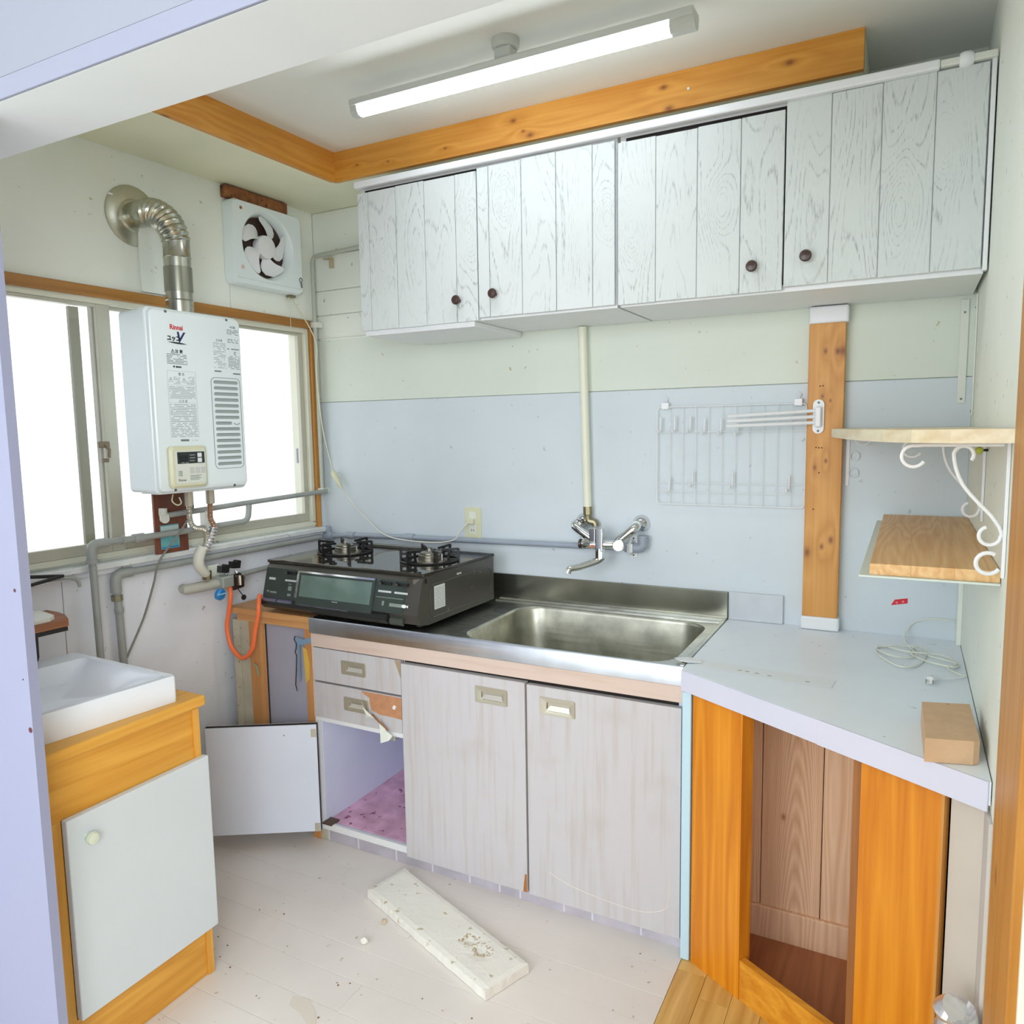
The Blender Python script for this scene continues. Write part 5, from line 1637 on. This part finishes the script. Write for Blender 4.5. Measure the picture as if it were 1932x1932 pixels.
# side pressing and sticker
pp = [(0.045, 0.030), (SD - 0.03, 0.030), (SD - 0.02, 0.045), (SD - 0.02, 0.120), (SD - 0.04, 0.135), (0.045, 0.135), (0.035, 0.12), (0.035, 0.045)]
S(MB().tube([(SW + 0.0005, p[0], p[1]) for p in pp], 0.0022, 6, 0, closed=True), 'side_pressing', STOVEB, smooth=True)
st = S(MB().box(SW, SW + 0.0006, 0.058, 0.118, 0.052, 0.128), 'rating_sticker', plain('sticker_white', (226, 230, 226), 0.5))
m = MB()
r5 = random.Random(5)
for i in range(11):
    y_ = 0.062
    while y_ < 0.112:
        l = r5.uniform(0.003, 0.012)
        m.box(SW + 0.0006, SW + 0.0009, y_, min(y_ + l, 0.114), 0.058 + i * 0.006, 0.0598 + i * 0.006)
        y_ += l + 0.003
q = S(m, 'sticker_print', INKG)
q['kind'] = 'stuff'
S(MB().box(SW, SW + 0.003, 0.19, 0.215, 0.142, 0.148, 0.001), 'side_slot', plain('slot_pale', (200, 198, 188), 0.4))
# burners and pan supports
for bi, (bx, by) in enumerate(((0.150, 0.235), (0.545, 0.215))):
    zt = SH + 0.012
    bn = S(MB().lathe((bx, by, zt), (0, 0, 1), [(0, 0), (0.064, 0), (0.062, 0.003), (0.040, 0.004), (0.040, 0.012), (0.038, 0.013), (0.038, 0.020), (0.036, 0.022), (0.033, 0.023), (0.033, 0.028), (0.026, 0.031), (0.012, 0.032), (0.012, 0.028), (0, 0.028)], 28), 'burner', BURN, smooth=True)
    S(MB().cyl((bx, by, zt + 0.028), (bx, by, zt + 0.040), 0.005, 10), 'sensor_pin', HANDM, bn)
    S(MB().tube([(bx + 0.045, by + 0.01, zt + 0.004), (bx + 0.045, by + 0.01, zt + 0.024)], 0.003, 6), 'igniter', HANDM, bn)
    gr = MB()
    gr.tube([(bx + 0.100 * math.cos(t), by + 0.098 * math.sin(t), zt + 0.003) for t in [2 * math.pi * i / 28 for i in range(28)]], 0.0032, 6, 0, closed=True)
    g = S(gr, 'pan_support', BLACK, smooth=True)
    for k in range(6):
        a = R(20 + 60 * k)
        c, s = math.cos(a), math.sin(a)
        th = 0.0030

        def PP(r_, z_, side): return (bx + r_ * c - s * th * side, by + r_ * s + c * th * side, zt + z_)
        out_ = [(0.100, 0.001), (0.100, 0.036), (0.090, 0.041), (0.052, 0.036), (0.046, 0.030), (0.052, 0.026), (0.064, 0.024), (0.066, 0.012), (0.064, 0.001)]
        hole1 = None
        mb = MB()
        # two-window plate: frame bars
        bars = [((0.102, 0.001), (0.102, 0.043)), ((0.102, 0.041), (0.044, 0.037)), ((0.100, 0.022), (0.066, 0.021)), ((0.070, 0.039), (0.066, 0.001)), ((0.100, 0.004), (0.066, 0.004))]
        for (p, q_) in bars:
            dx, dz = q_[0] - p[0], q_[1] - p[1]
            l = math.hypot(dx, dz)
            nx, nz = -dz / l * 0.0040, dx / l * 0.0040
            quad = [(p[0] + nx, p[1] + nz), (q_[0] + nx, q_[1] + nz), (q_[0] - nx, q_[1] - nz), (p[0] - nx, p[1] - nz)]
            vs = [PP(a_[0], max(a_[1], 0.0), 1) for a_ in quad] + [PP(a_[0], max(a_[1], 0.0), -1) for a_ in quad]
            mb.add(vs, [(0, 1, 2, 3), (4, 5, 6, 7), (0, 1, 5, 4), (1, 2, 6, 5), (2, 3, 7, 6), (3, 0, 4, 7)])
        S(mb, 'support_prong', BLACK, g)
for u, v in ((0.03, 0.03), (SW - 0.04, 0.03), (0.03, SD - 0.04), (SW - 0.04, SD - 0.04)):
    S(MB().cyl((u, v, 0.0), (u, v, 0.013), 0.012, 12), 'foot', BLACK)

# ================================================================== FAUCET
T = thing('wall_faucet', (1.30, 0, 0.93), 'chrome wall-mounted mixer faucet with a short swivel spout', 'faucet')
for x_, z_ in ((1.190, 1.098), (1.400, 1.100)):
    MB().lathe((x_, -0.0005, z_), (0, -1, 0), [(0, 0), (0.029, 0), (0.029, 0.006), (0.024, 0.018), (0.016, 0.026), (0.013, 0.028), (0.013, 0.062), (0, 0.062)], 22).build('wall_flange', CHROME, T, True)
YF = -0.068
MB().tube([(1.190, -0.045, 1.098), (1.184, YF, 1.088), (1.247, YF - 0.006, 1.048), (1.258, YF - 0.006, 1.036)], [0.013, 0.0155, 0.0145, 0.014], 14, 4).build('left_arm', CHROME, T, True)
MB().tube([(1.400, -0.045, 1.100), (1.396, YF, 1.090), (1.350, YF - 0.006, 1.052), (1.338, YF - 0.006, 1.038)], [0.013, 0.0155, 0.0145, 0.014], 14, 4).build('right_arm', CHROME, T, True)
MB().tube([(1.212, YF - 0.012, 1.030), (1.226, YF - 0.012, 1.030), (1.25, YF - 0.012, 1.031), (1.33, YF - 0.012, 1.034), (1.336, YF - 0.012, 1.034)], [0.013, 0.018, 0.017, 0.015, 0.014], 18).build('mixer_body', CHROME, T, True)
MB().lathe((1.348, YF - 0.02, 1.033), (0.3, -1, 0.1), [(0, -0.004), (0.020, 0), (0.021, 0.016), (0.018, 0.022), (0, 0.024)], 20).build('control_knob', CHROME, T, True)
MB().lathe((1.212, YF - 0.012, 1.030), (-1, 0, 0), [(0.016, 0), (0.017, 0.006), (0.011, 0.010), (0, 0.011)], 16).build('side_knob', plain('dark_brown_knob', (60, 46, 40), 0.2), T, True)
MB().box(1.270, 1.296, YF - 0.036, YF - 0.012, 1.010, 1.090, 0.003).box(1.246, 1.268, YF - 0.030, YF - 0.012, 1.040, 1.088, 0.003).build('lever', CHROME, T)
MB().cyl((1.283, YF - 0.022, 0.986), (1.283, YF - 0.022, 1.020), 0.0165, 8).build('spout_base', CHROME, T, True)
MB().tube([(1.290, YF - 0.022, 0.992), (1.276, YF - 0.030, 0.978), (1.232, YF - 0.075, 0.962), (1.206, YF - 0.10, 0.958), (1.200, YF - 0.106, 0.944)], [0.013, 0.0115, 0.0105, 0.0105, 0.011], 12, 4).build('spout', CHROME, T, True)
MB().cyl((1.257, YF - 0.026, 1.026), (1.257, YF - 0.031, 1.026), 0.0055, 12).build('temperature_mark', plain('orange_red_print', (222, 110, 60), 0.4), T)
T = thing('riser_pipe', (1.20, -0.02, 1.10), 'cream vertical riser pipe between the faucet and wall cabinet', 'pipe')
MB().tube([(1.196, -0.024, 1.765), (1.212, -0.024, 1.152)], 0.0145, 16).build('pipe_run', CREAMP, T, True)
MB().cyl((1.2125, -0.024, 1.125), (1.2120, -0.024, 1.153), 0.0165, 8).build('union_nut', BRASS, T)
MB().tube([(1.2125, -0.024, 1.124), (1.216, -0.022, 1.104), (1.236, -0.020, 1.098), (1.240, -0.02, 1.085)], 0.013, 10, 3).build('elbow', plain('bronze_elbow', (150, 142, 116), 0.35, metal=0.7), T, True)

# ================================================================== WIRE GRID, HOOKS AND TOWEL HANGER
T = thing('wire_grid', (1.69, -0.012, 1.167), 'white wire grid panel hung on the back wall', 'wire rack')
GX0, GX1, GZ0, GZ1, GY = 1.456, 1.917, 1.170, 1.487, -0.016
MB().tube([(p[0], GY, p[1]) for p in rrect((GX0 + GX1) / 2, (GZ0 + GZ1) / 2, (GX1 - GX0) / 2, (GZ1 - GZ0) / 2, 0.012, 4)], 0.0019, 8, 0, closed=True).build('outer_wire', WPLA, T, True)
nx_ = 11
for i in range(1, nx_):
    x_ = GX0 + (GX1 - GX0) * i / nx_
    MB().tube([(x_, GY + 0.002, GZ0), (x_, GY + 0.002, GZ1)], 0.0010, 6).build('wire', WPLA, T)
for z_ in (1.210, 1.240, 1.405):
    MB().tube([(GX0, GY - 0.001, z_), (GX1, GY - 0.001, z_)], 0.0010, 6).build('wire', WPLA, T)
for x_ in (1.483, 1.893):
    MB().box(x_ - 0.012, x_ + 0.012, -0.022, 0.0, 1.480, 1.502, 0.002).tube([(x_, -0.006, 1.50), (x_ + 0.006, -0.007, 1.516), (x_ - 0.004, -0.007, 1.522)], 0.002, 6).build('wall_clip', WPLA, T)
ords = ['leftmost', 'second', 'third', 'fourth', 'fifth', 'sixth']
hk = [(1.468, 1.447), (1.516, 1.448), (1.566, 1.448), (1.612, 1.440), (1.664, 1.438), (1.716, 1.436)]
lowh = [(1.499, 1.252), (1.576, 1.272), (1.702, 1.270), (1.872, 1.262)]
hm = None


def make_hook(x_, z_, label):
    global hm
    org = (x_, GY - 0.003, z_)
    o = single(MB().tube([(x_ + 0.001, GY - 0.0055, z_ + 0.008), (x_, GY - 0.0065, z_ - 0.032), (x_ - 0.004, GY - 0.016, z_ - 0.042), (x_ - 0.006, GY - 0.020, z_ - 0.032)], 0.0030, 8, 3), 'wire_hook', WPLA, org, label, 'hook', 'white hooks on the wire grid', smooth=True)
    return o


for i, (x_, z_) in enumerate(hk):
    make_hook(x_, z_, '%s small white hook in the upper row of the wire grid%s' % (ords[i].capitalize() if i == 0 else ords[i].capitalize() + ' from left', ''))
for i, (x_, z_) in enumerate(lowh):
    make_hook(x_, z_, '%s small white hook in the lower row of the wire grid' % ('Leftmost' if i == 0 else ords[i].capitalize() + ' from left'))

T = thing('wooden_pillar', (1.975, -0.02, 0.80), 'orange pine pillar with white end caps on the back wall', 'pillar')
MB().box(1.921, 2.020, -0.038, 0.0, 0.842, 1.716, 0.002).build('post', PINE_Z, T)
MB().box(1.917, 2.026, -0.042, 0.0, 0.8008, 0.842, 0.006).build('end_cap', WPLA, T)
MB().box(1.920, 2.027, -0.042, 0.0, 1.716, 1.7655, 0.006).build('end_cap', WPLA, T)
for x_, z_ in ((1.955, 1.535), (1.963, 1.536), (1.948, 1.355), (1.956, 1.354), (1.964, 1.354), (1.945, 1.17), (1.958, 1.28)):
    MB().cyl((x_, -0.0386, z_), (x_, -0.0378, z_), 0.0022, 8).build('nail_hole', plain('nail_hole_brown', (92, 50, 24), 0.8), T)

T = thing('towel_hanger', (1.953, -0.04, 1.40), 'white three-bar folding towel hanger screwed to the pillar', 'towel rack')
MB().prism(rrect(1.953, 1.446, 0.0155, 0.050, 0.0154, 8), 'y', -0.046, -0.0385).build('base_plate', WPLA, T)
MB().box(1.945, 1.962, -0.066, -0.046, 1.415, 1.475, 0.004).build('hinge_block', WPLA, T)
for i, (dz, dy) in enumerate(((0.0175, 0.0), (0.0, -0.002), (-0.0175, -0.004))):
    MB().tube([(1.950, -0.056, 1.446 + dz), (1.702 - 0.002 * i, -0.10 + dy, 1.437 + dz * 0.85)], 0.0052, 10).build('bar', WPLA, T, True)
for z_ in (1.487, 1.404):
    MB().cyl((1.953, -0.0475, z_), (1.953, -0.046, z_), 0.0035, 10).build('screw', INKM, T)

# ================================================================== CORNER SHELVES (right wall)
T = thing('corner_shelf', (2.2, -0.5, 1.387), 'cream wooden corner shelf with a curved front edge', 'shelf')
poly = [(1.990, -0.044), (1.998, -0.14), (2.022, -0.34), (2.060, -0.56), (2.105, -0.78), (2.150, -0.93), (2.195, -1.02), (2.25, -1.065), (2.338, -1.085), (2.338, -0.002), (2.028, -0.002), (2.028, -0.044)]
MB().prism(poly, 'z', 1.388, 1.410).build('board', SHELFE, T)


def curl(cx_, cz_, r_, a0, a1, y_, n=14):
    return [(cx_ + r_ * math.cos(R(a0 + (a1 - a0) * i / n)), y_, cz_ + r_ * math.sin(R(a0 + (a1 - a0) * i / n))) for i in range(n + 1)]


def bracket(yb_, zb_, label, low):
    T = thing('shelf_bracket', (XR, yb_, zb_), label, 'bracket', 'white scroll brackets under the corner shelf')
    MB().box(XR - 0.006, XR - 0.0006, yb_ - 0.010, yb_ + 0.010, zb_, 1.386, 0.001).build('wall_rail', WPLA, T)
    y2 = yb_
    xw = XR - 0.010
    MB().tube([(xw, y2, 1.383)] + [(2.215, y2, 1.383)] + curl(2.200, 1.364, 0.0185, 80, 330, y2), 0.0032, 8).build('top_arm', WPLA, T, True)
    sc = curl(2.275, 1.3665, 0.0145, -40, 178, y2)
    sc += [(2.264, y2, 1.345), (2.276, y2, 1.315), (2.297, y2, 1.288), (2.318, y2, 1.265), (2.331, y2, 1.245), (2.335, y2, 1.232)]
    sc += curl(2.318, 1.230, 0.0155, 0, -250, y2)
    MB().tube(sc, 0.0032, 8, 2).build('scroll', WPLA, T, True)
    if low:
        MB().tube(curl(2.318, 1.183, 0.018, 60, 330, y2), 0.0036, 8).build('lower_curl', WPLA, T, True)
    return T


bracket(-0.965, 1.160, 'Front white scroll bracket under the corner shelf', True)
bracket(-0.520, 1.205, 'Rear white scroll bracket under the corner shelf, nearer the back wall', False)
# third bracket against the back wall, seen edge on
T = thing('shelf_bracket', (2.032, 0, 1.23), 'thin white scroll bracket on the back wall beside the pine pillar', 'bracket')
MB().box(2.028, 2.038, -0.004, 0.0, 1.24, 1.387, 0.001).build('wall_rail', WPLA, T)
rg = MB()
for (cx_, cz_) in ((2.052, 1.328), (2.050, 1.278)):
    rg.tube([(cx_ + 0.013 * math.cos(t), -0.006, cz_ + 0.013 * math.sin(t)) for t in [2 * math.pi * i / 20 for i in range(20)]], 0.0016, 6, 0, closed=True)
rg.build('scroll_ring', WPLA, T, True)
MB().tube([(2.075 + 0.022 * math.cos(R(a)), -0.05, 1.3865 + 0.022 * math.sin(R(a)) - 0.002) for a in range(-175, -4, 12)], 0.0022, 6).build('scroll', WPLA, T, True)

T = thing('screw_hook', (XR, -0.56, 1.36), 'small brass hook with a yellow-green tag under the corner shelf', 'hook')
MB().tube([(XR - 0.001, -0.56, 1.362), (XR - 0.012, -0.565, 1.362), (XR - 0.016, -0.575, 1.362)], 0.003, 6).build('hook', INK, T)
MB().lathe((XR - 0.018, -0.60, 1.362), (0, 1, 0), [(0, 0), (0.006, 0.003), (0.008, 0.012), (0.004, 0.02), (0, 0.022)], 12).build('tag', GREEN, T, True)

T = thing('lower_shelf', (2.24, -0.47, 1.152), 'light pine shelf board on the right wall under the corner shelf', 'shelf')
MB().box(2.118, 2.3405, -0.935, -0.035, 1.1395, 1.1432, 0.001).build('backing_sheet', plain('pale_sheet', (214, 226, 220), 0.5), T)
for i, (a, b) in enumerate(((2.136, 2.2035), (2.2036, 2.2725), (2.2726, 2.3405))):
    MB().box(a, b, -0.925, -0.055, 1.1435, 1.164, 0.0003).build('board', SHELFW, T)

# standards (rails) on the wall below the cabinet at the right corner
for i, (xa, xb, ya, yb_, lab) in enumerate(((2.306, 2.326, -0.004, 0.0, 'white slotted bracket rail on the back wall near the right corner'), (XR - 0.005, XR - 0.0005, -0.075, -0.055, 'white slotted bracket rail on the right wall near the corner'))):
    T = thing('bracket_rail', ((xa + xb) / 2, (ya + yb_) / 2, 1.47), lab, 'rail')
    zt, zl = (1.757, 1.475) if i == 0 else (1.760, 1.440)
    MB().box(xa, xb, ya, yb_, zl, zt, 0.001).build('rail', IVORY, T)
    sc = MB()
    for z_ in (zt - 0.035, zl + 0.012):
        if i == 0: sc.cyl(((xa + xb) / 2, ya - 0.0012, z_), ((xa + xb) / 2, ya, z_), 0.003, 8)
        else: sc.cyl((xa - 0.0012, (ya + yb_) / 2, z_), (xa, (ya + yb_) / 2, z_), 0.003, 8)
    sc.build('screw', INKM, T)
T = thing('rail_standard', (XR, -0.90, 0.9), 'pale sticker and red tab on the splash panel', 'sticker') if False else None

# ================================================================== CORNER WORKTOP + CABINET
T = thing('corner_worktop', (2.0, -0.4, 0.75), 'white laminate corner worktop with a slanted front edge', 'worktop')
A_, B_ = (1.700, -0.585), (2.340, -0.966)
MB().prism([(1.6945, -0.0006), (1.6945, -0.584), A_, B_, (2.3405, -0.0006)], 'z', 0.757, 0.800).build('top', COUNTW, T)
dv2 = Vector((B_[0] - A_[0], B_[1] - A_[1]))
dv2.normalize()
nn = Vector((dv2.y, -dv2.x))   # outward (toward the camera)


def cpt(a, t):
    return (A_[0] + dv2.x * a + nn.x * t, A_[1] + dv2.y * a + nn.y * t)


LE = math.hypot(B_[0] - A_[0], B_[1] - A_[1])
MB().prism([cpt(0.0, 0.0002), cpt(0.400, 0.0002), cpt(0.400, 0.004), cpt(0.0, 0.004)], 'z', 0.747, 0.7995).build('edge_band', EDGEW, T)
MB().prism([cpt(0.4005, 0.0002), cpt(LE - 0.003, 0.0002), cpt(LE - 0.003, 0.0045), cpt(0.4005, 0.0045)], 'z', 0.746, 0.8003).build('edge_band', EDGEW, T)
MB().prism([cpt(-0.004, 0.0), cpt(0.0, 0.0), cpt(0.0, 0.004), cpt(-0.004, 0.004)], 'z', 0.747, 0.7995).build('end_band', EDGEW, T)

T = thing('corner_cabinet', (2.0, -0.4, 0), 'orange wood corner cabinet with an open front under the white worktop', 'cabinet')
IN = -0.018


def cpan(a0, a1, t0, t1, z0, z1):
    return MB().prism([cpt(a0, t0), cpt(a1, t0), cpt(a1, t1), cpt(a0, t1)], 'z', z0, z1)


cpan(0.018, 0.174, IN - 0.018, IN, 0.0, 0.756).build('left_post', CABO, T)
cpan(0.174, 0.180, IN - 0.040, IN - 0.0005, 0.0, 0.756).build('left_post_edge', CABO, T)
cpan(0.490, 0.652, IN - 0.018, IN, 0.0, 0.756).build('right_panel', CABO, T)
cpan(0.470, 0.489, IN - 0.10, IN - 0.004, 0.0, 0.756).build('right_jamb', wood('jamb_brown', (170, 112, 62), (130, 78, 38), 'z', 1.0, knots=False), T)
cpan(0.181, 0.469, IN - 0.022, IN - 0.003, 0.0, 0.105).build('bottom_rail', CABOX, T)
cpan(0.652, 0.658, IN - 0.018, IN, 0.0, 0.756).build('edge_strip', PINE_Z, T)
cpan(0.664, 0.722, IN - 0.030, IN - 0.012, 0.0, 0.756).build('filler_strip', plain('beige_filler', (206, 198, 188), 0.6, mottle=0.05), T)
# inner boards: facing panel at the back of the opening
yb2 = -0.385
for a, b in ((1.74, 1.868), (1.870, 2.0235), (2.0255, 2.19)):
    MB().box(a, b, yb2, yb2 + 0.012, 0.0, 0.755, 0.0015).build('inner_board', CEDARC if a == 1.870 else CEDAR, T)
MB().box(1.74, 2.19, yb2 - 0.014, yb2 - 0.0005, 0.0, 0.095, 0.003).build('inner_base_rail', CEDAR, T)
MB().box(1.722, 1.738, -0.57, -0.01, 0.0, 0.755).build('side_panel', CEDAR, T)
MB().box(2.192, 2.205, -0.84, -0.01, 0.0, 0.755).build('side_panel', CEDAR, T)
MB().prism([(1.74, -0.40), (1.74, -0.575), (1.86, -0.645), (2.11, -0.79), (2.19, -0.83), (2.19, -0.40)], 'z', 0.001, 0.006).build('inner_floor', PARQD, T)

o = single(MB().box(1.6965, 1.7205, -0.582, -0.02, 0.001, 0.742, 0.003), 'filler_board', BLUEP, (1.708, -0.3, 0), 'narrow pale blue board between sink cabinet and orange corner cabinet', 'board')

# ---- things on the worktop
o = single(MB().prism([(2.235, -0.720), (2.322, -0.695), (2.326, -0.895), (2.316, -0.905), (2.238, -0.925)], 'z', 0.801, 0.846), 'cork_block', CORK, (2.28, -0.8, 0.801), 'tan speckled block lying at the right end of the white worktop', 'block')
wc = []
for x_, y_ in ((2.335, -0.36), (2.30, -0.31), (2.32, -0.26), (2.255, -0.20), (2.22, -0.135), (2.165, -0.16), (2.135, -0.175), (2.14, -0.25), (2.19, -0.345), (2.235, -0.30), (2.255, -0.17), (2.235, -0.13), (2.215, -0.19), (2.25, -0.26), (2.31, -0.30), (2.325, -0.25), (2.29, -0.19), (2.21, -0.20), (2.15, -0.15), (2.135, -0.20), (2.18, -0.26), (2.23, -0.22)):
    wc.append((x_, y_, 0.8035))
for i in range(len(wc)):
    wc[i] = (wc[i][0], wc[i][1], 0.8035 + 0.002 * (i % 3))
tail = [(2.205, -0.10, 0.806), (2.205, -0.03, 0.820), (2.225, -0.008, 0.845), (2.27, -0.006, 0.860), (2.328, -0.006, 0.858)]
T = thing('coiled_cord', (2.23, -0.22, 0.801), 'thin cream cord coiled on the white worktop with its plug', 'cord')
MB().tube(wc + tail, 0.0024, 6, 5).build('cord', plain('cord_cream2', (226, 228, 216), 0.4), T, True)
MB().tube([(2.335, -0.36, 0.8035), (2.30, -0.40, 0.806), (2.275, -0.415, 0.809), (2.262, -0.43, 0.811), (2.257, -0.446, 0.811)], [0.0024, 0.0026, 0.0045, 0.0095, 0.0095], 8).build('plug', WPLA, T, True)
MB().box(2.248, 2.250, -0.462, -0.447, 0.807, 0.813).box(2.262, 2.264, -0.462, -0.447, 0.807, 0.813).build('plug_pin', BRASS, T)
T = thing('paper_strip', (1.88, -0.52, 0.801), 'long thin translucent paper strip along the worktop front', 'paper')
MB().prism([(1.712, -0.480), (1.90, -0.495), (2.056, -0.512), (2.050, -0.575), (1.88, -0.560), (1.712, -0.535)], 'z', 0.8006, 0.8012).build('strip', TAPEW, T)
pm = MB()
for x_, y_ in ((1.826, -0.527), (1.845, -0.530), (1.869, -0.534), (1.900, -0.540), (1.99, -0.548)):
    pm.box(x_, x_ + 0.010, y_ - 0.004, y_, 0.8012, 0.8014)
pm.build('strip_print', INKM, T)
o = single(MB().prism([(1.655, -0.505), (1.682, -0.486), (1.722, -0.490), (1.730, -0.515), (1.695, -0.528), (1.672, -0.522)], 'z', 0.8035, 0.8055), 'tape_scrap', TAPEW, (1.69, -0.505, 0.8035), 'scrap of white tape bridging the steel sink edge and worktop', 'tape')
T = thing('red_sticker', (2.187, 0, 0.89), 'small red sticker on the back wall above the worktop', 'sticker')
MB().prism([(2.163, 0.889), (2.172, 0.906), (2.206, 0.913), (2.206, 0.898)], 'y', -0.001, 0.0).build('sticker', RED, T)
MB().cyl((2.178, -0.0014, 0.898), (2.178, -0.001, 0.898), 0.0035, 10).cyl((2.194, -0.0014, 0.902), (2.194, -0.001, 0.902), 0.0035, 10).build('pale_mark', plain('pink_print', (240, 130, 150), 0.5), T)

# ================================================================== FLOOR THINGS
T = thing('foam_slab', (1.06, -0.78, 0.0), 'long white foam slab lying aslant on the floor', 'slab')
q = [(0.772, -0.742), (0.806, -0.598), (1.357, -0.812), (1.303, -0.948)]
cxq, cyq = sum(p[0] for p in q) / 4, sum(p[1] for p in q) / 4
bm = bmesh.new()
nxq, nyq = 40, 10
vv = []
rq = random.Random(4)
for lay, zz in ((0, 0.001), (1, 0.030)):
    for i in range(nxq + 1):
        for j_ in range(nyq + 1):
            u, v = i / nxq, j_ / nyq
            ed = min(u, 1 - u, v, 1 - v)
            x_ = (q[0][0] * (1 - u) + q[3][0] * u) * (1 - v) + (q[1][0] * (1 - u) + q[2][0] * u) * v
            y_ = (q[0][1] * (1 - u) + q[3][1] * u) * (1 - v) + (q[1][1] * (1 - u) + q[2][1] * u) * v
            dz = 0
            if lay:
                dz = -0.003 * (ed == 0) - 0.0006 * rq.random()
                for (cu, cv, rr_) in ((0.80, 0.50, 0.055), (0.70, 0.60, 0.05)):
                    dd = math.hypot(u - cu, (v - cv) * 0.3)
                    if dd < rr_: dz -= 0.006 * (1 - (dd / rr_) ** 2) * rq.uniform(0.5, 1)
            if ed == 0:
                x_ += rq.uniform(-0.0012, 0.0012)
                y_ += rq.uniform(-0.0012, 0.0012)
            vv.append((x_, y_, zz + dz))
st_ = nyq + 1
NL = (nxq + 1) * st_
fs = []
for i in range(nxq):
    for j_ in range(nyq):
        a = i * st_ + j_
        fs.append((a, a + 1, a + st_ + 1, a + st_))
        fs.append((NL + a, NL + a + st_, NL + a + st_ + 1, NL + a + 1))
for i in range(nxq):
    for e in (0, nyq):
        a = i * st_ + e
        fs.append((a, a + st_, NL + a + st_, NL + a))
for j_ in range(nyq):
    for e in (0, nxq):
        a = e * st_ + j_
        fs.append((a, a + 1, NL + a + 1, NL + a))
MB().add(vv, fs).build('slab', FOAM, T)
cr_ = MB()
for k in range(70):
    c_ = rq.choice(((1.222, -0.822), (1.176, -0.806)))
    a = rq.uniform(0, 2 * math.pi)
    r_ = rq.uniform(0.016, 0.034)
    x_, y_ = c_[0] + r_ * math.cos(a), c_[1] + r_ * 0.85 * math.sin(a)
    s_ = rq.uniform(0.0012, 0.0028)
    cr_.box(x_ - s_, x_ + s_, y_ - s_, y_ + s_, 0.0255, 0.0302, 0.0006)
cc = cr_.build('dirty_crumbs', plain('crumb_tan', (190, 176, 150), 0.9), T)
cc['kind'] = 'stuff'


def chunk(name, x_, y_, s_, label, mat, zs=0.8):
    m = MB()
    rr_ = random.Random(int(x_ * 1000))
    bm = bmesh.new()
    bmesh.ops.create_icosphere(bm, subdivisions=1, radius=s_)
    for v in bm.verts:
        v.co *= rr_.uniform(0.8, 1.2)
        v.co.z = max(v.co.z * zs, -s_ * zs * 0.7)
    m.add([(v.co.x + x_, v.co.y + y_, v.co.z + s_ * zs * 0.7 + 0.0005) for v in bm.verts], [[v.index for v in f.verts] for f in bm.faces])
    bm.free()
    return single(m, name, mat, (x_, y_, 0), label, 'crumb')


chunk('foam_chunk', 0.895, -0.913, 0.011, 'broken white foam chunk lying alone on the floor', FOAM, 1.0)
chunk('foam_chunk', 0.890, -0.815, 0.010, 'small tan foam crumb beside the foam slab edge', plain('tan_crumb', (196, 178, 152), 0.9), 0.6)
r9 = random.Random(9)
dd = MB()
for k in range(46):
    x_, y_ = r9.uniform(0.45, 1.66), r9.uniform(-1.35, -0.60)
    if 0.74 < x_ < 1.38 and -0.98 < y_ < -0.55: continue
    s_ = r9.uniform(0.0012, 0.0030)
    dd.lathe((x_, y_, 0.0002), (0, 0, 1), [(0, 0), (s_, 0), (s_ * 0.6, s_ * 0.7), (0, s_ * 0.8)], 6)
sc_ = dd.build('floor_specks', plain('speck_brown', (130, 98, 70), 0.9), None)
tag(sc_, 'scattered tiny brown dirt specks on the white floor', 'dirt')
sc_['kind'] = 'stuff'
st2 = MB()
st2.prism([(0.855, -1.150), (0.90, -1.140), (0.945, -1.165), (0.975, -1.195), (0.955, -1.205), (0.91, -1.185), (0.87, -1.178)], 'z', 0.0001, 0.0004)
tag(st2.build('floor_stain', plain('stain_tan', (214, 206, 194), 0.6), None), 'pale tan stain patch on the white floorboards', 'stain')

T = thing('foil_roll', (2.300, -1.02, 0), 'crumpled silver foil roll standing at the right wall', 'foil roll')
pts, rad = [], []
for i in range(28):
    z_ = 0.002 + 0.40 * i / 27
    pts.append((2.300 + 0.004 * math.sin(i * 1.3), -1.025 + 0.004 * math.cos(i * 1.9), z_))
    rad.append(0.033 + 0.0025 * math.sin(i * 2.1) * random.random())
MB().tube(pts + [(2.30, -1.025, 0.405)], rad + [0.024], 18).build('foil', FOILM, T, True)

# nail on the fascia
T = thing('ceiling_pin', (1.62, -0.263, 2.345), 'tiny white pin stuck in the pine ceiling trim', 'pin')
MB().lathe((1.615, -0.2622, 2.355), (0, -1, 0), [(0, 0), (0.004, 0), (0.004, 0.003), (0, 0.004)], 10).build('pin_head', WPLA, T, True)

# ---- clean helper properties
for o in bpy.data.objects:
    if '_org' in o: del o['_org']
